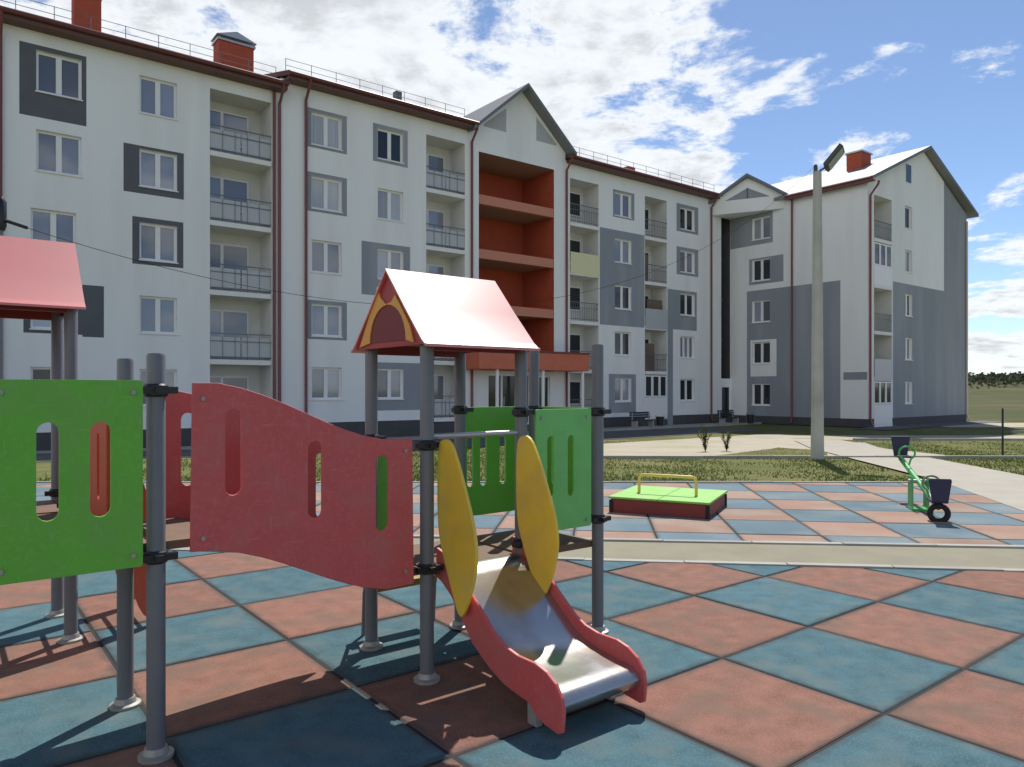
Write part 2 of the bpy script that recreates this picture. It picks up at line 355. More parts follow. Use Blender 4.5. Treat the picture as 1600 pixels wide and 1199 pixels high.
# strip between the kerbs, with kerb stones
sheet('path', [ka0, ka1, (kb1[0], kb1[1]), kb0], M['path'], -.006)
def kerb_line(p0, p1, w=.09, up=.012, L=1.0, skip=()):
    root = tag(bpy.data.objects.new('kerb', None), kind='structure'); COL.objects.link(root)
    a, b = Vector((*p0, 0)), Vector((*p1, 0)); d = (b - a); n = max(1, round(d.length / L)); d.normalize(); l = (b - a).length / n
    ang = math.atan2(d.y, d.x); kb_ = MB(); kb_.box(-l / 2 + .005, l / 2 - .005, -w / 2, w / 2, -.12, up)
    me = kb_.mesh('kerb_stone', M['kerb'])
    for i in range(n):
        if i in skip: continue
        c = a + d * (l * (i + .5)); o = link('kerb_stone', me, root, (c.x, c.y, g(c.y) + random.uniform(-.004, .004)), ang)
        y2 = c.y + d.y * .5; y1 = c.y - d.y * .5
        o.rotation_euler = (0, -math.atan2(g(y2) - g(y1), 1.0), ang)
    return root
kerb_line(ka0, ka1); kerb_line(kb0, kb1)
kerb_line((-9, 13.62), (7.75, 13.62), w=.08, up=.02)
# pale ground, footpath, lawns and drive in front of the building
def pt(px, py):                             # measured ground point for the plan of the forecourt
    y = 20.0
    for _ in range(30): y = 1155 * (1.7 - g(y)) / (py - 610)
    return ((px - 800) / 1155 * y, y)
sheet('sandy_forecourt', [(2.6, 21.9), (13.6, 21.9), (14.9, 35.0), (13.0, 37.6), (3.6, 30.6), (2.6, 29.0)], M['sand'], -.022)
sheet('lawn', [(5.6, 21.95), (9.4, 21.95), (11.3, 26.6), (10.3, 28.6)], M['ground'], -.010)
sheet('footpath', [(7.0, 9.6), (8.8, 9.2), (14.8, 31.0), (12.4, 32.5)], M['footpath'], .004)
sheet('forecourt_path', [(12.9, 34.2), (14.9, 33.0), (40, 33.0), (40, 36.2), (14.0, 36.2)], M['sand'], -.014)
dr0 = [F(-8, 24.2), F(44, 24.2), F(44, 27.2), F(-8, 27.2)]
sheet('drive', [(p.x, p.y) for p in [F(-8, 23.6), F(36, 23.6), F(36, 28.3), F(-8, 28.3)]], M['asphalt'], -.018)
sheet('pavement', [(p.x, p.y) for p in [F(-8, 28.4), F(43, 28.4), F(43, 30.95), F(-8, 30.95)]], M['footpath'], -.004)
sheet('pavement', [(p.x, p.y) for p in [F(41.4, 19.4), F(60, 19.4), F(60, 21.4), F(41.4, 21.4)]], M['asphalt'], -.002)
kerb_line((2.6, 21.8), (25, 21.8), w=.14, up=.05)
kerb_line((2.55, 21.9), (2.55, 33.0), w=.14, up=.05)
a_, b_ = F(18, 28.35), F(43, 28.35); kerb_line((a_.x, a_.y), (b_.x, b_.y), w=.16, up=.10)
kerb_line((15.2, 32.9), (40, 32.9), w=.16, up=.06)
kerb_line((26, 38.5), (80, 38.5), w=.2, up=.12, L=2)
sheet('road', [(26, 44), (120, 44), (120, 50), (26, 50)], M['sand'], -.010)

sheet('field', [(-300, 52), (300, 52), (500, 330), (-500, 330)], M['field'], -.02)

# ---------------------------------------------------------------- apartment building
ZG = -.5
B = Thing('apartment_building', 20.0, 30.9, ZG, 'long five storey white and grey apartment building with wing and gables behind the playground', 'building')
V0, SW, VE = 30.9, 43.24, 21.4              # main facade plane, wing side plane, wing end plane
def PA(a, d, z): return (a, V0 + d, z)      # main facade: a = s, d = depth behind the face
def PE(a, d, z): return (a, VE + d, z)      # wing end wall
def PW(a, d, z): return (SW + d, a, z)      # wing side wall: a = v
def quad(mb, P, pts, mi=0): mb.add([P(*p) for p in pts], [tuple(range(len(pts)))], mi)
def pbox(mb, P, a0, a1, d0, d1, z0, z1, mi=0):
    vs = [P(a, d, z) for z in (z0, z1) for (a, d) in ((a0, d0), (a1, d0), (a1, d1), (a0, d1))]
    mb.add(vs, [(0, 3, 2, 1), (4, 5, 6, 7), (0, 1, 5, 4), (1, 2, 6, 5), (2, 3, 7, 6), (3, 0, 4, 7)], mi)
def wall(P, a0, a1, z0, z1, holes, zones, mats, name='wall', back=.3, gable=None):
    """outer face cut into cells round the openings, with reveals; zones = painted fields (a0,a1,z0,z1,mat index)"""
    mb = MB(); A_ = {a0, a1}; Z_ = {z0, z1}
    for h in holes: A_ |= {h[0], h[1]}; Z_ |= {h[2], h[3]}
    for q in zones: A_ |= {min(max(q[0], a0), a1), min(max(q[1], a0), a1)}; Z_ |= {min(max(q[2], z0), z1), min(max(q[3], z0), z1)}
    A_ = sorted(A_); Z_ = sorted(Z_)
    for i in range(len(A_) - 1):
        for j in range(len(Z_) - 1):
            ca, cz = (A_[i] + A_[i + 1]) / 2, (Z_[j] + Z_[j + 1]) / 2
            if A_[i + 1] - A_[i] < 1e-5 or Z_[j + 1] - Z_[j] < 1e-5: continue
            if any(h[0] < ca < h[1] and h[2] < cz < h[3] for h in holes): continue
            mi = 0
            for q in zones:
                if q[0] < ca < q[1] and q[2] < cz < q[3]: mi = q[4]
            quad(mb, P, [(A_[i], 0, Z_[j]), (A_[i + 1], 0, Z_[j]), (A_[i + 1], 0, Z_[j + 1]), (A_[i], 0, Z_[j + 1])], mi)
    for h in holes:
        d = h[4]; rm = h[5] if len(h) > 5 else 0
        quad(mb, P, [(h[0], 0, h[2]), (h[0], d, h[2]), (h[0], d, h[3]), (h[0], 0, h[3])], rm)
        quad(mb, P, [(h[1], 0, h[2]), (h[1], d, h[2]), (h[1], d, h[3]), (h[1], 0, h[3])], rm)
        quad(mb, P, [(h[0], 0, h[3]), (h[0], d, h[3]), (h[1], d, h[3]), (h[1], 0, h[3])], rm)
        quad(mb, P, [(h[0], 0, h[2]), (h[0], d, h[2]), (h[1], d, h[2]), (h[1], 0, h[2])], rm)
    me_ = bpy.data.meshes.new(name); o0 = B.o
    me_.from_pydata([(p[0] - o0[0], p[1] - o0[1], p[2] - o0[2]) for p in mb.v], [], mb.f)
    for m in mats: me_.materials.append(m)
    me_.polygons.foreach_set('material_index', mb.mi)
    return link(name, me_, B.e)
WM = [M['plaster'], M['grey_plaster'], M['dark_plaster'], M['plinth'], M['loggia'], M['red_brick']]
cache = {}
def cached(key, fn, mats, smooth=False):
    if key not in cache: cache[key] = fn().mesh(key[0], mats, smooth)
    return cache[key]
def place(P, a, z, d=0.0): x, y, zz = P(a, d, z); return (x - B.o[0], y - B.o[1], zz - B.o[2])
def relP(P): return lambda a, d, z: tuple(Vector(P(a, d, z)) - Vector(P(0, 0, 0)))
def window(P, ac, zc, w=1.4, h=1.45, glass='glass', rec=.14, split=.5, casings=2, sill=True):
    Q = relP(P); key = (P.__name__, round(w, 3), round(h, 3), split, casings)
    fw = .085; rw_ = random.random()
    if glass == 'glass' and rw_ < .28: glass = 'glass_pale'
    elif glass == 'glass' and rw_ < .40: glass = 'dark_glass'
    elif glass == 'dark_glass' and rw_ < .30: glass = 'glass'
    def frame():
        mb = MB(); a0, a1 = -w / 2, w / 2
        pbox(mb, Q, a0, a1, rec, rec + .07, 0, fw); pbox(mb, Q, a0, a1, rec, rec + .07, h - fw, h)
        pbox(mb, Q, a0, a0 + fw, rec, rec + .07, fw, h - fw); pbox(mb, Q, a1 - fw, a1, rec, rec + .07, fw, h - fw)
        for k in range(1, casings):
            m_ = a0 + w * (split if casings == 2 else k / casings)
            pbox(mb, Q, m_ - .09, m_ + .09, rec - .012, rec + .07, fw, h - fw)
        return mb
    o = link('window', cached(('window',) + key, frame, M['white_pvc']), B.e, place(P, ac, zc - h / 2))
    edges = [-w / 2 + fw] + [(-w / 2 + w * (split if casings == 2 else k / casings)) for k in range(1, casings)] + [w / 2 - fw]
    for k in range(casings):
        e0, e1 = edges[k] + (.09 if k else 0), edges[k + 1] - (.09 if k < casings - 1 else 0)
        def pane():
            mb = MB(); pbox(mb, Q, e0, e1, rec + .03, rec + .05, fw, h - fw); return mb
        link('pane', cached(('pane', k) + key + (glass,), pane, M[glass]), o)
    if sill:
        def sl_():
            mb = MB(); pbox(mb, Q, -w / 2 - .04, w / 2 + .04, -.06, rec, -.045, -.005); return mb
        link('sill', cached(('sill',) + key, sl_, M['white_pvc']), o)
    return (ac - w / 2, ac + w / 2, zc - h / 2, zc + h / 2, .25)
def loggia(P, a0, a1, floors, ztop, depth, kind='plain', door='l', panels={}, glazed=()):
    """floors: floor levels; back wall with balcony door block, slab and railing for each storey"""
    mb = MB(); z0 = floors[0] - .25
    quad(mb, P, [(a0, depth, z0), (a1, depth, z0), (a1, depth, ztop), (a0, depth, ztop)])
    B.part('loggia_back_wall', mb, M['loggia'])
    w = a1 - a0
    for k, fz in enumerate(floors):
        mb = MB(); pbox(mb, P, a0 + .002, a1 - .002, -.05, depth - .002, fz - .2, fz); sl_ = B.part('balcony_slab', mb, M['slab'])
        # door block: door leaf + window on the back wall
        dw, ww = .72, min(1.15, w * .45); x = a0 + .12 if door == 'l' else a0 + .25
        fb = MB(); zt = fz + 2.15
        pbox(fb, P, x, x + dw + ww, depth - .10, depth - .03, zt - .07, zt); pbox(fb, P, x, x + .07, depth - .10, depth - .03, fz + .05, zt - .07)
        pbox(fb, P, x + dw - .06, x + dw + .06, depth - .10, depth - .03, fz + .05, zt - .07)
        pbox(fb, P, x + dw + ww - .07, x + dw + ww, depth - .10, depth - .03, fz + .75, zt - .07)
        pbox(fb, P, x + dw + .06, x + dw + ww - .07, depth - .10, depth - .03, fz + .75, fz + .82)
        pbox(fb, P, x + .07, x + dw - .06, depth - .09, depth - .04, fz + .05, fz + .75)
        d_ = B.part('balcony_door', fb, M['white_pvc'])
        for (e0, e1, b0) in ((x + .07, x + dw - .06, fz + .75), (x + dw + .06, x + dw + ww - .07, fz + .82)):
            gb = MB(); pbox(gb, P, e0, e1, depth - .075, depth - .055, b0, zt - .07); B.part('pane', gb, M['glass'] if kind == 'light' else M['dark_glass'], d_)
        if k in glazed:
            eb = MB(); pbox(eb, P, a0 + .002, a1 - .002, -.03, .05, fz, fz + 1.15); B.part('balcony_front', eb, M['white_pvc'])
            q = window(P, (a0 + a1) / 2, fz + 1.85, w - .02, 1.36, 'dark_glass', rec=.0, casings=3, sill=False)
            continue
        rb = MB(); top = fz + 1.08
        pbox(rb, P, a0 + .004, a1 - .004, -.02, .02, top - .04, top); pbox(rb, P, a0 + .004, a1 - .004, -.012, .012, fz + .10, fz + .13)
        pbox(rb, P, a0 + .004, a1 - .004, -.012, .012, fz + .74, fz + .765)
        nb = int(w / (.14 if kind != 'light' else .42))
        for i in range(1, nb): a = a0 + w * i / nb; pbox(rb, P, a - .007, a + .007, -.007, .007, fz, top - .04)
        rl = B.part('railing', rb, M['rail_metal'])
        if k in panels:
            pb = MB(); pbox(pb, P, a0 + .01, a1 - .01, -.055, -.03, fz - .15, top + .02); B.part('balcony_panel', pb, M[panels[k]])
        elif kind == 'light':
            for e0, e1 in ((a0 + .02, (a0 + a1) / 2 - .03), ((a0 + a1) / 2 + .03, a1 - .02)):
                pb = MB(); pbox(pb, P, e0, e1, .03, .045, fz + .1, fz + .92); B.part('railing_panel', pb, M['rail_panel'], rl)
    return (a0, a1, z0, ztop, depth, 4)

# ---- first section (left)
r1 = [1.8 + 2.8 * k for k in range(5)]; f1 = [.15 + 2.8 * k for k in range(5)]
H = []; Zn = []
for k in range(5):
    H.append(window(PA, 3.53 if k > 2 else 3.36, r1[k], 1.4, 1.45)); H.append(window(PA, 6.82, r1[k], 1.34, 1.42)); H.append(window(PA, -.6, r1[k], 1.4, 1.45))
Zn += [(2.33, 4.38, 11.35, 13.9, 2), (2.45, 4.25, r1[1] - .88, r1[1] + .85, 2), (4.25, 4.95, r1[1] - .95, r1[1] + .95, 2),
       (5.6, 7.74, 9.2, 11.02, 2), (5.9, 7.72, r1[2] - .9, r1[2] + .9, 2), (-3, 43, ZG, .2, 3)]
H.append(loggia(PA, 8.73, 11.22, f1, 13.85, 1.35, 'light', glazed=()))
wall(PA, -2.0, 11.62, ZG, 14.55, H, Zn, WM)
# ---- second section
r2 = [2.0 + 2.8 * k for k in range(5)]; f2 = [.35 + 2.8 * k for k in range(5)]
H = []; Zn = [(-3, 43, ZG, .27, 3)]
for k in range(5):
    H.append(window(PA, 13.72, r2[k], 1.42, 1.42)); H.append(window(PA, 16.90, r2[k], 1.36, 1.42))
for k in (4, 3, 1): Zn.append((12.82, 14.68, r2[k] - .86, r2[k] + .86, 1))
Zn += [(15.98, 17.82, r2[4] - .88, r2[4] + .88, 1), (15.4, 17.95, r2[2] - 1.5, r2[2] + .95, 1), (15.7, 18.75, .75, r2[0] + 1.0, 1)]
H.append(loggia(PA, 18.85, 21.12, f2, 14.15, 1.35, 'light'))
wall(PA, 11.62, 21.62, ZG, 15.02, H, Zn, WM)
# ---- entrance bay with open red galleries and gable
GA0, GA1 = 21.62, 27.95
GD = 2.8
H = [(21.98, 27.1, 3.3, 13.94, GD, 5), (22.6, 25.4, ZG + .35, 2.55, .25), (25.9, 26.8, ZG + .35, 2.5, .25)]
wall(PA, GA0, GA1, ZG, 15.02, H, [(21.6, 28, ZG, .0, 3), (21.98, 27.1, 2.72, 3.3, 5)], WM)
mb = MB(); quad(mb, PA, [(21.98, GD, 3.3), (27.1, GD, 3.3), (27.1, GD, 13.94), (21.98, GD, 13.94)]); B.part('gallery_back_wall', mb, M['red_brick'])
for k in range(1, 5):
    z = .45 + 2.8 * k
    mb = MB(); pbox(mb, PA, 21.985, 27.095, .30, GD - .01, z - .3, z, 0); sl_ = B.part('gallery_slab', mb, M['soffit'])
    mb = MB(); pbox(mb, PA, 21.985, 27.095, .03, .298, z - .36, z + .12); B.part('gallery_edge_beam', mb, M['salmon'], sl_)
mb = MB(); quad(mb, PA, [(21.985, .02, 13.93), (27.095, .02, 13.93), (27.095, GD - .01, 13.93), (21.985, GD - .01, 13.93)]); B.part('gallery_ceiling', mb, M['soffit'])
# gable triangle, two recessed grey fields
mb = MB(); gx = (GA0 + GA1) / 2; GZ = 17.75
mb.add([PA(GA0, -.0, 15.02), PA(GA1, 0, 15.02), PA(gx, 0, GZ), PA(GA0, .25, 15.02), PA(GA1, .25, 15.02), PA(gx, .25, GZ)], [(0, 1, 2), (5, 4, 3), (0, 3, 4, 1), (1, 4, 5, 2), (2, 5, 3, 0)])
B.part('gable_wall', mb, M['plaster'])
for sg in (-1, 1):
    X = lambda q: gx + sg * (gx - q)
    mb = MB(); mb.prism([(X(22.3), 15.3), (X(23.75), 15.3), (X(23.75), 16.55), (X(22.3), 15.42)], 'y', V0 - .012, V0 + .05)
    B.part('gable_field', mb, M['light_grey'])
# entrance canopy, doors, columns
mb = MB(); pbox(mb, PA, 20.92, 28.3, -1.55, -.003, 2.74, 3.66); can = B.part('entrance_canopy', mb, M['canopy_red'], bevel=.03)
mb = MB(); pbox(mb, PA, 20.86, 28.36, -1.61, -.004, 3.66, 3.74); B.part('canopy_flashing', mb, M['roof_red'], can)
for a in (22.15, 25.15, 28.0):
    mb = MB(); mb.tube([PA(a, -1.35, ZG), PA(a, -1.35, 2.74)], .09, 14); B.part('canopy_column', mb, M['white_pvc'], can, smooth=True)
def door(a0, a1, z0, z1, leafs):
    fb = MB(); n = leafs; w = (a1 - a0) / n
    pbox(fb, PA, a0, a1, .1, .2, z1 - .09, z1); pbox(fb, PA, a0, a1, .1, .2, z0, z0 + .12)
    for i in range(n + 1):
        e = a0 + w * i; pbox(fb, PA, max(a0, e - .06), min(a1, e + .06), .1, .2, z0 + .12, z1 - .09)
    d_ = B.part('entrance_door', fb, M['white_pvc'])
    for i in range(n):
        gb = MB(); pbox(gb, PA, a0 + w * i + .06, a0 + w * (i + 1) - .06, .13, .16, z0 + .12, z1 - .09); B.part('pane', gb, M['door_dark'], d_)
    hb = MB(); hb.tube([PA(a0 + w + .12, .06, z0 + .8), PA(a0 + w + .12, .06, z0 + 1.5)], .02, 8); B.part('door_handle', hb, M['galv'], d_)
door(22.6, 25.4, ZG + .35, 2.55, 3); door(25.9, 26.8, ZG + .35, 2.5, 1)
# ---- third section
r3 = [1.72 + 2.78 * k for k in range(5)]; f3 = [.1 + 2.78 * k for k in range(5)]
H = []; Zn = [(-3, 44, ZG, .1, 3), (30.65, 34.51, 5.55, 11.25, 1), (31.4, 33.75, .35, r3[0] + .95, 1), (36.67, 37.2, ZG, 6.0, 1), (36.67, 39.6, 5.6, 8.15, 1), (37.55, 39.75, r3[4] - .9, r3[4] + .9, 1), (37.55, 39.75, r3[3] - .9, r3[3] + .9, 1), (31.75, 33.6, r3[4] - .82, r3[4] + .82, 1)]
for k in range(5):
    H.append(window(PA, 32.62, r3[k], 1.42, 1.42, 'glass' if k in (4, 3) else 'dark_glass')); H.append(window(PA, 38.65, r3[k], 1.45, 1.42, 'dark_glass' if k != 1 else 'glass', casings=2 if k != 1 else 3))
H.append(loggia(PA, 28.3, 30.55, f3, 13.7, 1.3, 'dark', door='r', panels={3: 'cream_panel'}))
H.append(loggia(PA, 34.55, 36.6, f3, 13.7, 1.3, 'dark', panels={2: 'rail_panel'}, glazed=(0,)))
for k, (x0, x1, d0) in {1: (34.6, 35.7, .25), 2: (35.1, 36.5, .3), 3: (34.7, 35.3, .4)}.items():
    mb = MB(); z = f3[k]; pbox(mb, PA, x0, x1, d0, d0 + .05, z + .02, z + 1.75); B.part('balcony_screen', mb, M['brown_board'])
H.append((42.22, 43.22, 2.5, 13.45, 2.4, 3)); H.append((42.3, 43.1, ZG + .3, 1.9, .3, 3))
wall(PA, GA1, 43.24, ZG, 14.62, H, Zn, WM)
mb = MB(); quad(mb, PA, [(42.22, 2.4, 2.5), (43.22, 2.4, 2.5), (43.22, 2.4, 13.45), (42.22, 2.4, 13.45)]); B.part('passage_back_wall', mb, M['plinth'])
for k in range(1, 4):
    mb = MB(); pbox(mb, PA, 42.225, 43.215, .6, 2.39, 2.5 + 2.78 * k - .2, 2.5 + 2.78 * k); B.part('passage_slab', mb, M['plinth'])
mb = MB(); pbox(mb, PA, 42.3, 43.1, .16, .24, ZG + .3, 1.9); B.part('service_door', mb, M['door_dark'])
# ---- wing side wall (faces the courtyard)
rw = [1.42 + 2.76 * k for k in range(5)]
H = []; Zn = [(23.04, 29.58, ZG, 8.36, 1), (20, 31, ZG, .0, 3), (27.62, 30.9, 11.4, 13.5, 1), (26.85, 29.4, 8.75, 10.5, 1), (27.35, 29.3, 2.62, 5.05, 0), (21.4, 22.85, 2.32, 2.78, 1)]
for k in range(5): H.append(window(PW, 28.5, rw[k], 1.35, 1.45, 'dark_glass'))
wall(PW, VE, V0, ZG, 14.1, H, Zn, WM)
# ---- wing end wall with gable
re = [1.55 + 2.77 * k for k in range(6)]; fe = [-.3 + 2.77 * k for k in range(5)]
EA0, EA1, EAP = 43.24, 57.5, 50.6
H = []; Zn = [(46.45, 53.78, ZG, 8.4, 1), (53.78, 57.6, ZG, 14.2, 1), (43, 58, ZG, .0, 3)]
for k in range(5): H.append(window(PE, 48.55, re[k], .98, 1.4, 'dark_glass', casings=2 if k < 3 else 1))
H.append(loggia(PE, 44.05, 46.3, fe, 13.35, 1.3, 'dark', door='r', panels={1: 'rail_panel'}, glazed=(0, 3)))
wall(PE, EA0, EA1, ZG, 14.1, H, Zn, WM)
mb = MB(); mb.add([PE(EA0, 0, 14.1), PE(53.78, 0, 14.1), PE(EA1, 0, 14.1), PE(53.78, 0, 14.1 + (EA1 - 53.78) / (EA1 - EAP) * 3.15), PE(EAP, 0, 17.25)], [(0, 1, 3, 4)]); B.part('gable_wall', mb, M['plaster'])
mb = MB(); mb.add([PE(53.78, 0, 14.1), PE(EA1, 0, 14.1), PE(53.78, 0, 14.1 + (EA1 - 53.78) / (EA1 - EAP) * 3.15)], [(0, 1, 2)]); B.part('gable_wall', mb, M['grey_plaster'])
q = link('window', cached(('attic',), lambda: (lambda mb: (pbox(mb, relP(PE), -.45, .45, -.03, .03, 0, .06), pbox(mb, relP(PE), -.45, .45, -.03, .03, 1.2, 1.26), pbox(mb, relP(PE), -.45, -.38, -.03, .03, .06, 1.2), pbox(mb, relP(PE), .38, .45, -.03, .03, .06, 1.2), mb)[-1])(MB()), M['white_pvc']), B.e, place(PE, 48.5, 14.75))
gb = MB(); pbox(gb, PE, 48.12, 48.88, -.012, .02, 14.81, 15.95); B.part('pane', gb, M['dark_glass'], q).location = -q.location
# ---- body of the building behind the faces (back and far side walls, closed)
mb = MB(); D = 13.0
mb.box(-2.0, 44.0, V0 + D - .3, V0 + D, ZG, 14.4); mb.box(-2.3, -2.0, V0, V0 + D, ZG, 14.4)
mb.box(EA1 - .3, EA1, VE + .01, V0 + D, ZG, 14.1); mb.box(44.0, EA1 - .3, V0 + D - .3, V0 + D, ZG, 14.1)
B.part('rear_wall', mb, M['plaster'])
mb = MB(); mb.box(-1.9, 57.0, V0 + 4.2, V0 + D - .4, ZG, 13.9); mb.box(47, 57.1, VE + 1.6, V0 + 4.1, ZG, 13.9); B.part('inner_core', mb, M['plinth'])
# ---- roofs
def eave_roof(a0, a1, ze, ridge_rise, mat_e, ov=.55):
    mb = MB(); d0 = -ov; dm = D / 2; th = .14
    prof = [(d0, ze - .12), (d0, ze + .10), (dm, ze + ridge_rise + .10), (D + ov, ze + .10), (D + ov, ze - .12), (dm, ze + ridge_rise - .06)]
    for x0, x1 in ((a0, a1),):
        vs = [PA(x0, d, z) for d, z in prof] + [PA(x1, d, z) for d, z in prof]; n = len(prof)
        mb.add(vs, [tuple(range(n)), tuple(range(2 * n - 1, n - 1, -1))] + [(i, i + n, (i + 1) % n + n, (i + 1) % n) for i in range(n)])
    r_ = B.part('roof', mb, mat_e)
    sb = MB(); pbox(sb, PA, a0 + .01, a1 - .01, -ov + .03, .0, ze - .26, ze - .125); B.part('eave_soffit', sb, M['roof_brown'], r_)
    gu = MB(); gu.tube([PA(a0, d0 - .06, ze - .02), PA(a1, d0 - .06, ze - .02)], .085, 10); B.part('gutter', gu, M['roof_red'], r_, smooth=True)
    sn = MB(); zr = lambda d: ze + .10 + (d - d0) / (dm - d0) * ridge_rise
    dd = .35; n = int((a1 - a0) / 1.15)
    for i in range(n + 1):
        a = a0 + .2 + (a1 - a0 - .4) * i / n; sn.tube([PA(a, dd, zr(dd)), PA(a, dd, zr(dd) + .62)], .014, 5)
    for h in (.32, .6): sn.tube([PA(a0 + .2, dd, zr(dd) + h), PA(a1 - .2, dd, zr(dd) + h)], .012, 5)
    B.part('snow_guard', sn, M['rail_metal'], r_)
    return r_
eave_roof(-2.6, 11.75, 14.62, 1.9, M['roof_brown']); eave_roof(11.78, 21.55, 15.12, 1.9, M['roof_brown']); eave_roof(28.02, 42.1, 14.75, 1.9, M['roof_brown'])
def cross_gable(P, a0, a1, ze, za, ov, back, name='gable_roof'):
    mb = MB(); am = (a0 + a1) / 2; t_ = .2; e = .32; sl_ = (za - ze) / (am - a0)
    prof = [(a0 - e, ze - e * sl_), (am, za), (a1 + e, ze - e * sl_), (a1 + e, ze - e * sl_ + t_), (am, za + t_), (a0 - e, ze - e * sl_ + t_)]
    vs = [P(a, -ov, z) for a, z in prof] + [P(a, back, z) for a, z in prof]; n = 6
    mb.add(vs, [tuple(range(n)), tuple(range(2 * n - 1, n - 1, -1))] + [(i, i + n, (i + 1) % n + n, (i + 1) % n) for i in range(n)])
    for q_ in range(len(mb.f) - 6, len(mb.f)): mb.mi[q_] = 1
    return B.part(name, mb, [M['barge'], M['roof_grey']])
cross_gable(PA, GA0, GA1, 15.04, GZ + .02, .62, 7)
cross_gable(PE, EA0 - .0, EA1 + .46, 14.12, 17.28, .5, V0 - VE + 6, 'wing_roof')
mb = MB(); mb.tube([PW(VE - .4, -.36, 14.07), PW(V0 - 4.4, -.36, 14.07)], .09, 10); B.part('gutter', mb, M['roof_red'], smooth=True)
mb = MB(); pbox(mb, PW, VE - .49, V0 - 4.4, -.34, -.01, 13.90, 13.98); pbox(mb, PW, VE - .5, V0 - 4.4, -.40, -.33, 13.84, 14.16); B.part('eave_soffit', mb, M['roof_red'])
# corner gable spanning the inner angle
ga = Vector(PA(41.15, -.02, 14.3)); gb_ = Vector(PW(26.75, -.02, 14.3)); gm = (ga + gb_) / 2
ap = gm + Vector((0, 0, 1.4)); nrm = (gb_ - ga).cross(Vector((0, 0, 1))).normalized()
if nrm.dot(Vector((-1, -1, 0))) < 0: nrm = -nrm
mb = MB(); dz = Vector((0, 0, -.85))
mb.add([ga + dz, gb_ + dz, gb_, ap, ga, ga + dz - nrm * .2, gb_ + dz - nrm * .2, gb_ - nrm * .2, ap - nrm * .2, ga - nrm * .2], [(0, 1, 2, 3, 4), (9, 8, 7, 6, 5), (0, 5, 6, 1), (1, 6, 7, 2), (2, 7, 8, 3), (3, 8, 9, 4), (4, 9, 5, 0)])
inn = Vector((43.23, 30.89, 13.46)); mb.add([ga + dz + Vector((0, 0, .01)), gb_ + dz + Vector((0, 0, .01)), inn], [(0, 1, 2)])
B.part('corner_gable_wall', mb, M['plaster'])
for sgn in (-1, 1):
    c = gm + (gb_ - ga) * (.10 * sgn) + Vector((0, 0, .32)); x = (gb_ - ga).normalized()
    mb = MB(); mb.add([c + nrm * .012 + x * (a * sgn) + Vector((0, 0, b)) for a, b in ((-.5, -.3), (.95, -.3), (-.5, .42))] + [c - nrm * .02 + x * (a * sgn) + Vector((0, 0, b)) for a, b in ((-.5, -.3), (.95, -.3), (-.5, .42))], [(0, 1, 2), (5, 4, 3), (0, 3, 4, 1), (1, 4, 5, 2), (2, 5, 3, 0)])
    B.part('gable_field', mb, M['grey_plaster'])
mb = MB(); x = (gb_ - ga); prof = [ga - x * .05 + Vector((0, 0, -.2)), ap + Vector((0, 0, .02)), gb_ + x * .05 + Vector((0, 0, -.2))]; up = Vector((0, 0, .2))
fr = [p + nrm * .3 for p in prof]; bk = [p - nrm * 9 for p in prof]
mb.add(fr + [p + up for p in fr] + bk + [p + up for p in bk], [(0, 1, 4, 3), (1, 2, 5, 4), (6, 9, 10, 7), (7, 10, 11, 8), (0, 6, 7, 1), (1, 7, 8, 2), (3, 4, 10, 9), (4, 5, 11, 10), (0, 3, 9, 6), (2, 8, 11, 5)])
B.part('gable_roof', mb, M['barge'])
# ---- chimneys and vents
def chimney(a, d, z0, z1, w, l, mat='chimney', capped=True):
    mb = MB(); pbox(mb, PA, a - w / 2, a + w / 2, d - l / 2, d + l / 2, z0, z1); c = B.part('chimney', mb, M[mat], bevel=.02)
    if capped:
        cb = MB(); z2 = z1 + .2
        pbox(cb, PA, a - w / 2 - .06, a + w / 2 + .06, d - l / 2 - .06, d + l / 2 + .06, z1, z1 + .09)
        for i in (-1, 1):
            for j in (-1, 1): pbox(cb, PA, a + i * (w / 2 - .05) - .02, a + i * (w / 2 - .05) + .02, d + j * (l / 2 - .05) - .02, d + j * (l / 2 - .05) + .02, z1 + .09, z2)
        cb.prism([(a - w / 2 - .1, z2), (a + w / 2 + .1, z2), (a, z2 + .30)], 'y', V0 + d - l / 2 - .1, V0 + d + l / 2 + .1); B.part('chimney_cap', cb, M['galv'], c)
chimney(4.75, 2.6, 15.2, 17.3, .95, .7); chimney(10.35, 2.2, 15.1, 16.75, 1.5, .8)
chimney(29.2, 2.6, 15.2, 16.6, .5, .5, capped=False); chimney(35.9, 2.6, 15.2, 16.3, .7, .5, capped=False); chimney(18.6, 2.4, 15.5, 16.9, .35, .35, 'barge', False)
cz = 14.12 + .2 + (45.9 - EA0) * (17.28 - 14.12) / ((EA1 + .46 - EA0) / 2)
mb = MB(); mb.box(47.5, 48.8, VE + 2.5, VE + 3.5, 15.5, 17.25); c = B.part('chimney', mb, M['chimney'], bevel=.02)
mb = MB(); mb.box(47.42, 48.88, VE + 2.42, VE + 3.58, 17.25, 17.35); B.part('chimney_cap', mb, M['galv'], c)
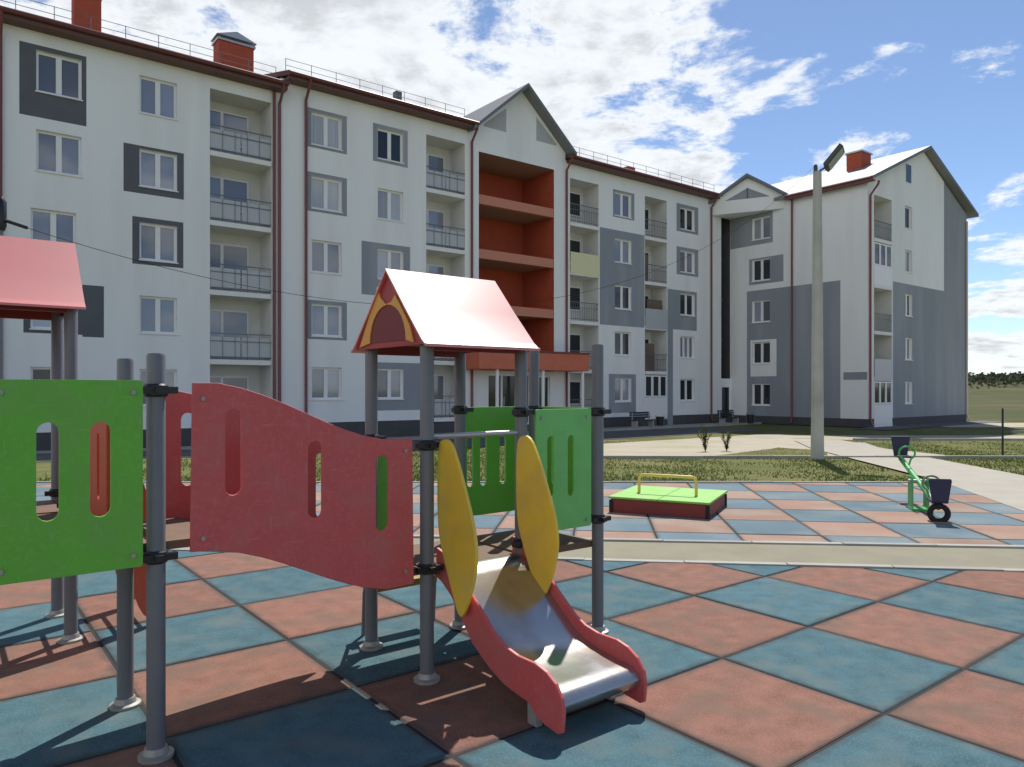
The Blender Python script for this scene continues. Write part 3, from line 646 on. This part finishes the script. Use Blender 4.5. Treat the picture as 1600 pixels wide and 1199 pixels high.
# ---- drainpipes
def drain(P, a, ztop, mat, d=-.09, swan=True):
    mb = MB(); pts = [P(a, d - .5, ztop), P(a, d - .45, ztop - .2), P(a, d, ztop - .75)] if swan else [P(a, d, ztop)]
    mb.tube(pts + [P(a, d, 0.0), P(a, d - .12, ZG + .12)], .062, 10); return B.part('drainpipe', mb, M[mat], smooth=True)
for a, zt in ((1.78, 14.6), (11.55, 14.6), (12.72, 15.05), (21.5, 15.05), (27.98, 14.8), (41.05, 14.7)): drain(PA, a, zt, 'pipe_red')
drain(PW, 26.2, 13.85, 'pipe_red', swan=False); drain(PE, 43.45, 13.95, 'pipe_red'); drain(PE, 57.35, 13.6, 'pipe_white', swan=False)
drain(PA, 11.32, 14.4, 'pipe_red', swan=False)

# ---------------------------------------------------------------- play structure
V1, V2 = 3.72, 4.42
SP = Thing('play_structure', 2.27, 3.72, 0, 'toddler play structure with red bridge panels, peaked roofs and steel slide', 'play structure')
POST = [(2.274, V1, 2.02), (2.274, V2, 2.02), (2.98, V1, 2.02), (2.98, V2, 2.02), (3.67, V1, 2.02), (3.67, V2, 2.02),
        (.81, V1, 1.87), (.81, V2, 1.87), (.11, V1, 1.87), (.11, V2, 1.87), (.73, 5.8, 2.3), (.73, 6.5, 2.3), (.03, 5.8, 2.3), (.03, 6.5, 2.3)]
ZC = {0: (1.38, .66), 1: (1.38, .66), 2: (1.56, .72), 3: (1.56, .72), 4: (1.55, .80), 5: (1.55, .80), 6: (1.70, .93), 7: (1.70, .93), 8: (1.70, .93), 9: (1.70, .93), 10: (1.66, .93), 11: (1.66, .93), 12: (1.66, .93), 13: (1.66, .93)}
for i, (s, v, h) in enumerate(POST):
    mb = MB(); mb.tube([(s, v, .0), (s, v, h - .012), (s, v, h)], [.041, .041, .036], 24)
    po = SP.part('post', mb, M['post'], smooth=True)
    fb = MB(); fb.tube([(s, v, .0), (s, v, .016), (s, v, .022), (s, v, .05)], [.078, .078, .056, .048], 20); SP.part('base_flange', fb, M['flange'], po, smooth=True)
    for z in ZC[i]:
        cb = MB(); cb.tube([(s, v, z - .03), (s, v, z - .022), (s, v, z + .022), (s, v, z + .03)], [.046, .053, .053, .046], 20)
        cb.box(s - .085, s + .085, v - .018 - .03, v + .018 - .03, z - .016, z + .016); cb.box(s - .018, s + .018, v - .075, v + .075, z - .014, z + .014)
        cl = SP.part('clamp', cb, M['clamp'], po, smooth=True)
def panel(name, outer, holes, v, mat, th=.018, parent=None, label=None):
    return SP.part(name, slab_with_holes(outer, holes, th, 'y', v - th / 2), M[mat], parent, bevel=.004, label=label)
def bolts(owner, pts, v):
    mb = MB()
    for s, z in pts: mb.tube([(s, v, z), (s, v - .012, z)], .011, 8)
    SP.part('bolt', mb, M['flange'], owner, smooth=True)
def rrect(a0, a1, z0, z1, r=.014):
    L = []
    for (cx_, cz_, t0) in ((a1 - r, z1 - r, 0), (a0 + r, z1 - r, 90), (a0 + r, z0 + r, 180), (a1 - r, z0 + r, 270)):
        for k in range(5): th = R(t0 + 22.5 * k); L.append((cx_ + r * math.cos(th), cz_ + r * math.sin(th)))
    return L
# bridge panels
def bridge_outline():
    def S(a, b, za, zb, n=8): return [(a + (b - a) * i / n, za + (zb - za) * (.5 - .5 * math.cos(math.pi * i / n)) * .55 + (zb - za) * i / n * .45) for i in range(n + 1)]
    top = [(.955, 1.735)] + S(1.07, 1.95, 1.735, 1.43) + [(2.14, 1.425)]
    bot = [(2.15, .60)] + S(1.98, 1.05, .595, .935) + [(.945, .94)]
    return top + bot
BH = [slot(1.142, 1.19, 1.607, .075), slot(1.559, 1.035, 1.434, .075), slot(1.948, .922, 1.34, .075)]
p = panel('bridge_panel', bridge_outline(), BH, V1 - .055, 'panel_red'); bolts(p, [(1.0, 1.66), (1.0, 1.0), (2.09, 1.36), (2.09, .68)], V1 - .064)
dn = lambda L: [(a, z - .035) for a, z in L]
p = panel('bridge_panel', dn(bridge_outline()), [dn(h) for h in BH], V2 + .055, 'panel_red')
mb = MB(); mb.prism([(.85, .99), (1.08, .99), (2.02, .66), (2.24, .66), (2.24, .62), (2.02, .62), (1.08, .95), (.85, .95)], 'y', V1 + .02, V2 - .02); SP.part('bridge_deck', mb, M['deck'])
# left tower: green panel, deck
p = panel('side_panel', rrect(.165, .742, .905, 1.745), [slot(.376, 1.147, 1.565, .082), slot(.572, 1.145, 1.562, .082)], V1 - .055, 'panel_green')
bolts(p, [(.21, .96), (.21, 1.69), (.70, .96), (.70, 1.69)], V1 - .064)
mb = MB(); mb.box(.13, .79, V1 + .03, V2 - .03, .95, .99); SP.part('platform', mb, M['deck'])
# bridge towards the roofed tower behind (orange-red panel along the depth)
def panel_x(name, outer, holes, s, mat, th=.018, parent=None):
    return SP.part(name, slab_with_holes(outer, holes, th, 'x', s - th / 2), M[mat], parent, bevel=.004)
p = panel_x('bridge_panel', rrect(V2 + .07, 5.74, .93, 1.64), [slot(4.75, 1.08, 1.46, .08), slot(5.1, 1.08, 1.46, .08), slot(5.42, 1.08, 1.46, .08)], .74, 'panel_orange')
p = panel_x('bridge_panel', rrect(V2 + .07, 5.74, .93, 1.64), [slot(4.75, 1.08, 1.46, .08), slot(5.1, 1.08, 1.46, .08), slot(5.42, 1.08, 1.46, .08)], .08, 'panel_orange')
mb = MB(); mb.box(.12, .70, V2 + .03, 5.77, .84, .88); SP.part('bridge_deck', mb, M['deck'])
mb = MB(); mb.box(.07, .69, 5.83, 6.47, .84, .88); SP.part('platform', mb, M['deck'])
# climbing ramp on the back tower
ramp = smooth_poly([(.76, 1.5), (.76, .86), (.92, .78), (1.06, .50), (1.17, .06), (1.30, .03), (1.33, .5), (1.22, .95), (1.06, 1.38), (.94, 1.52)], 2)
circ = lambda a, z, r: [(a + r * math.cos(2 * math.pi * k / 10), z + r * math.sin(2 * math.pi * k / 10)) for k in range(10)]
for v in (5.84, 6.46):
    p = SP.part('climbing_ramp_side', slab_with_holes(ramp, [circ(.9, 1.25, .022), circ(.97, 1.2, .022), circ(1.12, .85, .022)], .018, 'y', v - .009), M['panel_orange'], bevel=.004)
for k in range(5):
    z = .2 + .16 * k; mb = MB(); s_ = 1.28 - .06 * k - .012 * k * k; mb.tube([(s_, 5.85, z), (s_, 6.45, z)], .016, 10); SP.part('rung', mb, M['galv'], smooth=True)
# right tower
mb = MB(); mb.box(2.30, 2.955, V1 + .03, V2 - .03, .60, .645); SP.part('platform', mb, M['deck'])
mb = MB(); mb.box(3.0, 3.65, V1 + .03, V2 - .03, .60, .645); SP.part('platform', mb, M['deck'])
GH = [slot(3.18, 1.0, 1.40, .05), slot(3.345, 1.0, 1.40, .05), slot(3.48, 1.05, 1.36, .035)]
GH = [slot(3.18, .99, 1.40, .062), slot(3.36, .99, 1.40, .062)]
p = panel('side_panel', rrect(3.055, 3.545, .775, 1.575), GH, V1 - .055, 'panel_mint', label='lighter mint green panel'); bolts(p, [(3.10, 1.52), (3.5, 1.52), (3.1, .82), (3.5, .82)], V1 - .064)
GB = [slot(3.10, .99, 1.36, .055), slot(3.22, .99, 1.36, .06), slot(3.40, .99, 1.36, .06)]
p = panel('side_panel', rrect(3.03, 3.62, .775, 1.575), GB, V2 + .055, 'panel_green')
p = panel('side_panel', rrect(2.30, 2.50, .70, 1.36), [], V2 + .055, 'panel_green')
p = panel_x('side_panel', rrect(V1 + .06, V2 - .06, .775, 1.575), [slot(3.93, .99, 1.38, .06), slot(4.21, .99, 1.38, .06)], 3.70, 'panel_green')
mb = MB(); mb.tube([(2.30, V1, 1.43), (2.95, V1, 1.43)], .015, 12); SP.part('grab_bar', mb, M['galv'], smooth=True)
# access steps at the back of the right tower
for k, z in enumerate((.33, .50)):
    mb = MB(); mb.box(2.36, 2.90, V2 + .06 + .12 * (1 - k), V2 + .17 + .12 * (1 - k), z - .03, z + .02); SP.part('step', mb, M['wood_step'], bevel=.005)
for q in (2.345, 2.915):
    mb = MB(); mb.tube([(q, V2 + .06, .64), (q, V2 + .24, .30), (q, V2 + .26, .0)], .014, 8); SP.part('step_rail', mb, M['post'], smooth=True)
# yellow fins beside the slide
FIN = smooth_poly([(3.69, 1.33), (3.66, 1.41), (3.56, 1.42), (3.48, 1.30), (3.40, 1.13), (3.32, .95), (3.29, .80), (3.32, .64), (3.40, .47), (3.455, .41), (3.52, .52), (3.63, .74), (3.69, .90)], 2)
for s in (2.335, 2.925):
    SP.part('side_fin', slab_with_holes(FIN, [], .020, 'x', s - .01), M['panel_yellow'], bevel=.005)
# slide
TOPE = [(3.78, .755), (3.70, .735), (3.58, .675), (3.44, .575), (3.31, .475), (3.19, .385), (3.10, .345), (3.0, .327), (2.92, .327), (2.85, .328), (2.77, .31), (2.70, .272), (2.655, .215), (2.64, .15), (2.65, .05)]
BOTE = [(2.68, .035), (2.78, .045), (2.85, .07), (2.90, .115), (3.0, .125), (3.12, .145), (3.26, .20), (3.40, .28), (3.50, .38), (3.62, .50), (3.72, .56), (3.78, .58)]
sld = None
for s in (2.385, 2.965):
    SP.part('slide_side', slab_with_holes(TOPE + BOTE, [], .022, 'x', s - .011), M['panel_red'], bevel=.005)
CH = [(3.72, .655), (3.66, .65), (3.58, .60), (3.44, .495), (3.31, .395), (3.19, .31), (3.10, .268), (3.0, .245), (2.9, .232), (2.8, .224), (2.72, .215), (2.685, .195), (2.67, .165), (2.68, .13)]
mb = MB(); n = len(CH); a0, a1 = 2.397, 2.953
vs = [(a0, v, z) for v, z in CH] + [(a1, v, z) for v, z in CH] + [(a0, v + .004, z - .006) for v, z in CH] + [(a1, v + .004, z - .006) for v, z in CH]
fs = []
for i in range(n - 1):
    fs += [(i, i + 1, n + i + 1, n + i), (2 * n + i, 3 * n + i, 3 * n + i + 1, 2 * n + i + 1)]
fs += [(0, n, 3 * n, 2 * n), (n - 1, 3 * n - 1, 4 * n - 1, 2 * n - 1)]
mb.add(vs, fs); SP.part('slide_chute', mb, M['steel'], smooth=True)
for s in (2.41, 2.94):
    mb = MB(); mb.box(s - .02, s + .02, 2.86, 2.93, 0, .13); SP.part('slide_foot', mb, M['flange'])
# roofs
def play_roof(s0, s1, va, vb, ze, zr, deco):
    vm = (va + vb) / 2; th = .016; nrm_ = Vector((0, -(zr - ze), (vm - va))).normalized()
    for sg in (-1, 1):
        ve = va if sg < 0 else vb
        path = [(vm + sg * .0, zr), (vm + (ve - vm) * .5, ze + (zr - ze) * .5 - .004), (vm + (ve - vm) * .93, ze + (zr - ze) * .075), (ve + sg * .01, ze + .004), (ve + sg * .03, ze)]
        mb = MB(); n = len(path)
        vs = [(s, v, z + d) for s in (s0, s1) for d in (0, -th) for v, z in path]
        q = lambda a, b, c: (a * 2 + b) * n + c
        fs = []
        for i in range(n - 1):
            fs += [(q(0, 0, i), q(1, 0, i), q(1, 0, i + 1), q(0, 0, i + 1)), (q(0, 1, i), q(0, 1, i + 1), q(1, 1, i + 1), q(1, 1, i)), (q(0, 0, i), q(0, 0, i + 1), q(0, 1, i + 1), q(0, 1, i)), (q(1, 0, i), q(1, 1, i), q(1, 1, i + 1), q(1, 0, i + 1))]
        fs += [(q(0, 0, 0), q(0, 1, 0), q(1, 1, 0), q(1, 0, 0)), (q(0, 0, n - 1), q(1, 0, n - 1), q(1, 1, n - 1), q(0, 1, n - 1))]
        mb.add(vs, fs); SP.part('roof_slope', mb, M['roof_play'], smooth=True)
    for s in (s0 + .03, s1 - .03):
        wv = (vb - va) / 2 - .012; tri = [(vm - wv, ze + .0), (vm - wv * .62, ze), (vm + wv * .62, ze), (vm + wv, ze), (vm, zr - .022)]
        arch = [(vm + wv * .52 * math.cos(math.pi * k / 14), ze + .035 + (zr - ze) * .50 * math.sin(math.pi * k / 14)) for k in range(15)]
        gp = SP.part('gable_panel', slab_with_holes([(vm - wv, ze), (vm + wv, ze), (vm, zr - .022)], [], .016, 'x', s - .008), M['gable_red'], bevel=.003)
        if deco:
            out = [(vm + wv * .84, ze + .015), (vm + wv * .66, ze + .13), (vm + wv * .50, ze + .23), (vm + wv * .38, ze + .285), (vm + wv * .30, ze + .385), (vm + wv * .20, ze + .315), (vm + wv * .04, ze + .268), (vm - wv * .12, ze + .275), (vm - wv * .22, ze + .315), (vm - wv * .34, ze + .26), (vm - wv * .48, ze + .19), (vm - wv * .62, ze + .12), (vm - wv * .72, ze + .015)]
            inner = [(vm + wv * .52 * math.cos(math.pi * k / 14), ze + .035 + (zr - ze) * .47 * math.sin(math.pi * k / 14)) for k in range(15)]
            SP.part('gable_trim', slab_with_holes(out + inner[::-1], [], .010, 'x', s - .020), M['gable_deco'], gp)
            SP.part('gable_recess', slab_with_holes(inner, [], .004, 'x', s - .0135), M['roof_play_under'], gp)
    mb = MB(); mb.box(s0 + .05, s1 - .05, va + .09, va + .13, ze - .03, ze + .035); mb.box(s0 + .05, s1 - .05, vb - .13, vb - .09, ze - .03, ze + .035); SP.part('eave_beam', mb, M['roof_play_under'])
play_roof(2.19, 3.03, V1 - .105, V2 + .105, 1.965, 2.45, True)
play_roof(-.06, .80, 5.68, 6.62, 2.255, 2.76, False)

# ---------------------------------------------------------------- sandbox with a closed lid
def at(px, py, y=None): return pt(px, py)
s0, v0 = inv(1.38, 10.3)
SB = bpy.data.objects.new('sandbox', None); COL.objects.link(SB); SB.location = (1.38, 10.33, 0); SB.rotation_euler = (0, 0, R(-26))
tag(SB, 'low maroon sandbox with bright green lid and yellow handle bar', 'sandbox')
def lp(name, mb, mat, parent, smooth=False, bevel=0):
    o = link(name, mb.mesh(name, mat, smooth), parent)
    if bevel:
        b = o.modifiers.new('bevel', 'BEVEL'); b.width = bevel; b.segments = 2; b.limit_method = 'ANGLE'
    return o
X0, X1, Y0, Y1 = 0.0, 1.34, 0.0, 1.28
for (a, b, c, d) in ((X0, X1, Y0, Y0 + .04), (X0, X1, Y1 - .04, Y1), (X0, X0 + .04, Y0 + .04, Y1 - .04), (X1 - .04, X1, Y0 + .04, Y1 - .04)):
    mb = MB(); mb.box(a, b, c, d, 0, .19); lp('side_board', mb, M['maroon_box'], SB, bevel=.008)
for sx in (X0 - .02, X1 - .03):
    for sy in (Y0 - .02, Y1 - .03):
        mb = MB(); mb.box(sx, sx + .05, sy, sy + .05, 0, .17); lp('corner_post', mb, M['tyre'], SB, bevel=.004)
for k in range(2):
    w = (X1 - X0 + .06) / 2; mb = MB(); mb.box(X0 - .03 + w * k + .003, X0 - .03 + w * (k + 1) - .003, Y0 - .03, Y1 + .03, .192, .222); lp('lid', mb, M['lid_green'], SB, bevel=.006)
mb = MB(); hp = [(-.22, .12, .222)] + [(-.22 + .07 * (1 - math.cos(a)), .12, .41 + .07 * math.sin(a)) for a in (0, .4, .8, 1.2, 1.57)] + [(.60 - .07 * (1 - math.cos(a)), .12, .41 + .07 * math.sin(a)) for a in (1.57, 1.2, .8, .4, 0)] + [(.60, .12, .222)]
hp = [(x + .47, y + .42, z) for x, y, z in hp]; mb.tube(hp, .022, 12); lp('handle_bar', mb, M['handle_yellow'], SB, smooth=True)

# ---------------------------------------------------------------- see-saw
SS = bpy.data.objects.new('seesaw', None); COL.objects.link(SS); SS.location = (5.80, 10.55, 0)
dirv = Vector((.27, .963)); SS.rotation_euler = (0, 0, math.atan2(dirv.y, dirv.x))
tag(SS, 'green seesaw with two navy seats, one end down on a black tyre', 'seesaw')
tilt = .22; zb = lambda x: .40 + tilt * x
mb = MB(); mb.tube([(-1.0, 0, zb(-1.0)), (1.05, 0, zb(1.05))], .038, 12); lp('beam', mb, M['beam_green'], SS, smooth=True)
for sy in (-.10, .10):
    mb = MB(); mb.box(-.14, .14, sy - .006, sy + .006, .0, .47); lp('support_plate', mb, M['beam_green'], SS, bevel=.004)
mb = MB(); mb.tube([(0, -.13, .40), (0, .13, .40)], .03, 12); lp('pivot', mb, M['galv'], SS, smooth=True)
mb = MB(); mb.box(-.18, .18, -.12, .12, .0, .03); lp('base_plate', mb, M['beam_green'], SS)
for sx in (-1, 1):
    xx = sx * .95; z = zb(xx) + .05
    seat = MB(); seat.box(xx - .13, xx + .13, -.10, .10, z, z + .035); so = lp('seat', seat, M['seat_blue'], SS, bevel=.012)
    bk = MB(); bx = xx + sx * .13
    bk.prism([(-.095, z + .02), (.095, z + .02), (.135, z + .29), (.125, z + .32), (-.125, z + .32), (-.135, z + .29)], 'x', bx - .012, bx + .012); lp('seat_back', bk, M['seat_blue'], so, bevel=.008)
    hx = xx - sx * .28; hz = zb(hx)
    hb = MB(); hb.tube([(hx, .02, hz)] + [(hx, .11 * math.cos(a), hz + .20 + .10 * math.sin(a)) for a in [R(-60 + 20 * k) for k in range(16)]] + [(hx, -.02, hz)], .014, 8); lp('hand_hoop', hb, M['grip'] if sx < 0 else M['beam_green'], SS, smooth=True)
ty = MB(); tx, tz = -1.02, .075; ring = [(tx + .0, .105 * math.cos(2 * math.pi * k / 20), tz + .03 + .10 * math.sin(2 * math.pi * k / 20)) for k in range(21)]
ty.tube(ring, .036, 10, cap=False); lp('tyre', ty, M['tyre'], SS, smooth=True)

# ---------------------------------------------------------------- lamp post, floodlight, cable
lx, ly = 8.82, 21.35; lz = g(ly)
LPo = bpy.data.objects.new('lamp_post', None); COL.objects.link(LPo); LPo.location = (lx, ly, lz - .03); tag(LPo, 'tall tapered concrete lamp post with floodlight standing on the lawn', 'lamp post')
TH = 8.3
mb = MB()
n = 10
for k in range(n):
    pass
prof = [(.20, 0), (.185, 1.0), (.165, 4), (.125, TH - .1), (.12, TH)]
mb.tube([(0, 0, z) for _, z in prof], [r for r, _ in prof], 8); lp('pole', mb, M['concrete'], LPo, smooth=False)
mb = MB(); mb.tube([(0, 0, TH - .25), (.05, -.05, TH + .02), (.22, -.10, TH + .12)], .035, 8); lp('bracket', mb, M['lamp_body'], LPo, smooth=True)
mb = MB(); mb.obox((.42, -.14, TH + .36), (.22, -.05, .28), (.10, .16, -.05), (-.045, .02, .045)); fl = lp('floodlight', mb, M['lamp_body'], LPo, bevel=.02)
mb = MB(); mb.obox((.475, -.16, TH + .31), (.18, -.04, .23), (.08, .13, -.04), (-.006, .002, .006)); lp('floodlight_glass', mb, M['lamp_glass'], fl)
mb = MB(); mb.tube([(-.06, -.02, TH), (-.06, -.02, TH + .16), (-.06, -.02, TH + .2)], [.06, .06, .03], 8); lp('insulator', mb, M['lamp_body'], LPo, smooth=True)
# cable sagging from the lamp post to a pole at the left edge of the view
ca = Vector((lx - .06, ly, lz + TH + .15)); cb_ = Vector((-6.40, 9.3, 3.84)); pts = []
for k in range(41):
    t = k / 40; p = ca.lerp(cb_, t); p.z -= 4 * 2.35 * t * (1 - t); pts.append(p)
mb = MB(); mb.tube(pts, .0038, 6); tag(link('overhead_cable', mb.mesh('overhead_cable', M['cable'], True)), 'thin black overhead cable sagging from the lamp post to the left', 'cable')
P2o = bpy.data.objects.new('utility_pole', None); COL.objects.link(P2o); P2o.location = (-6.44, 9.3, -.03); tag(P2o, 'dark steel cable pole at the left edge of the playground', 'pole')
mb = MB(); mb.tube([(0, 0, 0), (0, 0, 4.12)], [.045, .035], 12); lp('shaft', mb, M['post'], P2o, smooth=True)
mb = MB(); mb.tube([(0, 0, 3.74), (0, 0, 3.80), (0, 0, 4.1), (0, 0, 4.16)], [.05, .07, .07, .04], 10); mb.tube([(.05, 0, 3.87), (.32, .03, 3.78)], .022, 8); lp('bracket', mb, M['clamp'], P2o, smooth=True)

# ---------------------------------------------------------------- benches, bins, weeds near the building
def bench(x, y, rz, label):
    b = bpy.data.objects.new('bench', None); COL.objects.link(b); b.location = (x, y, g(y)); b.rotation_euler = (0, 0, rz); tag(b, label, 'bench', 'benches by the entrances')
    for k in range(3):
        mb = MB(); mb.box(-.85, .85, -.2 + .14 * k, -.09 + .14 * k, .43, .47); lp('seat_slat', mb, M['bench_dark'], b)
    for k in range(3):
        mb = MB(); mb.box(-.85, .85, .22 + .02 * k, .25 + .02 * k, .56 + .13 * k, .67 + .13 * k); lp('back_slat', mb, M['bench_dark'], b)
    for sx in (-.7, .7):
        mb = MB(); mb.box(sx - .04, sx + .04, -.2, .22, 0, .43); mb.box(sx - .03, sx + .03, .18, .22, .43, .9); lp('leg', mb, M['bench_leg'], b)
def bin_(x, y, label):
    b = bpy.data.objects.new('litter_bin', None); COL.objects.link(b); b.location = (x, y, g(y)); tag(b, label, 'litter bin', 'litter bins by the entrances')
    mb = MB(); mb.tube([(0, 0, .08), (0, 0, .6), (0, 0, .62)], [.18, .23, .20], 16); lp('bucket', mb, M['bench_dark'], b, smooth=True)
    for sx in (-.245, .245):
        mb = MB(); mb.box(sx - .015, sx + .015, -.03, .03, 0, .7); lp('stand', mb, M['rail_metal'], b)
p = F(32.6, 29.3); bench(p.x, p.y, A38, 'dark slatted bench below the grey patched ground floor window')
p = F(39.9, 28.6); bench(p.x, p.y, A38, 'dark slatted bench at the inner corner of the building')
p = F(34.2, 29.4); bin_(p.x, p.y, 'small dark litter bin left of the glazed balcony')
p = F(41.6, 28.2); bin_(p.x, p.y, 'small dark litter bin at the inner corner beside the wing')
def weed(x, y, h, label):
    rnd = random.Random(int(x * 100)); e = bpy.data.objects.new('tall_weed', None); COL.objects.link(e); e.location = (x, y, g(y) - .02); tag(e, label, 'weed', 'tall weeds on the sandy ground')
    st = MB(); lf = MB()
    for k in range(9):
        a = rnd.uniform(0, 6.28); l = rnd.uniform(.15, .38) * h; hh = h * rnd.uniform(.6, 1.0)
        pts = [Vector((0, 0, 0)), Vector((math.cos(a) * l * .35, math.sin(a) * l * .35, hh * .6)), Vector((math.cos(a) * l, math.sin(a) * l, hh))]
        st.tube(pts, [.012, .008, .004], 5)
        for q in range(34):
            t = rnd.uniform(.08, 1); b = pts[0].lerp(pts[1], t * 2) if t < .5 else pts[1].lerp(pts[2], t * 2 - 1)
            d = Vector((rnd.uniform(-1, 1), rnd.uniform(-1, 1), rnd.uniform(-.2, .8))).normalized() * rnd.uniform(.06, .13); w = d.cross(Vector((0, 0, 1))).normalized() * .025
            lf.add([b, b + d * .5 + w, b + d, b + d * .5 - w], [(0, 1, 2, 3)])
    lp('stem', st, M['weed'], e); lp('leaves', lf, M['weed'], e)
weed(6.75, 25.8, .95, 'taller leaning weed clump left of its neighbour on the sandy strip'); weed(7.55, 26.0, .75, 'shorter dark weed clump right of its neighbour on the sandy strip')
fp = bpy.data.objects.new('marker_post', None)
mb = MB(); mb.tube([(0, 0, 0), (0, 0, 1.45), (0, 0, 1.5)], [.03, .03, .015], 8); bpy.data.objects.remove(fp)
o = link('marker_post', mb.mesh('marker_post', M['bench_dark'], True)); o.location = (15.2, 22.9, g(22.9) - .03); tag(o, 'thin dark metal post on the lawn at the right edge', 'post')

# ---------------------------------------------------------------- grass and far wood
rnd = random.Random(3); mb = MB()
def tuft(x, y, h):
    z = g(y) - .035
    for k in range(3):
        a = rnd.uniform(0, 6.28); l = h * rnd.uniform(.3, .9); w = rnd.uniform(.006, .013); px, py = -math.sin(a) * w, math.cos(a) * w
        mb.add([(x - px, y - py, z), (x + px, y + py, z), (x + math.cos(a) * l, y + math.sin(a) * l, z + h * rnd.uniform(.6, 1.2))], [(0, 1, 2)])
def inside(P, x, y):
    c = False
    for i in range(len(P)):
        (x1, y1), (x2, y2) = P[i], P[i - 1]
        if (y1 > y) != (y2 > y) and x < (x2 - x1) * (y - y1) / (y2 - y1) + x1: c = not c
    return c
pathP = [(6.9, 9.6), (8.9, 9.2), (14.9, 31.0), (12.3, 32.5)]; sandP = [(2.5, 21.7), (13.7, 21.7), (14.9, 35.0), (13.0, 37.6), (3.6, 30.6), (2.5, 29.0)]; lawnP = [(5.6, 21.95), (9.4, 21.95), (11.3, 26.6), (10.3, 28.6)]
cnt = 0
while cnt < 46000:
    x = rnd.uniform(-10, 26); y = 13.7 + (rnd.random() ** 1.5) * 18.5
    if inside(pathP, x, y) or (inside(sandP, x, y) and not inside(lawnP, x, y)) or 21.65 < y < 21.95: continue
    if inv(x, y)[1] > 23.4 and x < 15: continue
    cl = math.sin(x * 1.7 + y * .6) * math.sin(y * 1.1 - x * .35) + math.sin(x * .45 + 2)*.6
    if rnd.random() > .55 + .4 * cl: continue
    tuft(x, y, rnd.uniform(.02, .06)); cnt += 1
tag(link('grass', mb.mesh('grass', M['grass'])), 'patchy olive and straw coloured grass of the lawns', 'grass', kind='stuff')
mb = MB()
for k in range(2600):
    y = 190 + 135 * math.sqrt(rnd.random()); x = y * rnd.uniform(.35, 1.3); h = rnd.uniform(1.2, 3.6); z = g(y) - .1
    for q in range(9):
        c = Vector((x + rnd.gauss(0, h * .45), y + rnd.gauss(0, h * .45), z + h * rnd.uniform(.05, .9))); r = h * .2
        d1 = Vector((rnd.gauss(0, 1), rnd.gauss(0, 1), rnd.gauss(0, 1))).normalized() * r; d2 = d1.orthogonal().normalized() * r
        mb.add([c + d1, c + d2, c - d1, c - d2], [(0, 1, 2, 3)])
tag(link('far_wood', mb.mesh('far_wood', M['wood_far'])), 'dark scrubby wood on the far hillside beyond the building', 'wood', kind='stuff')
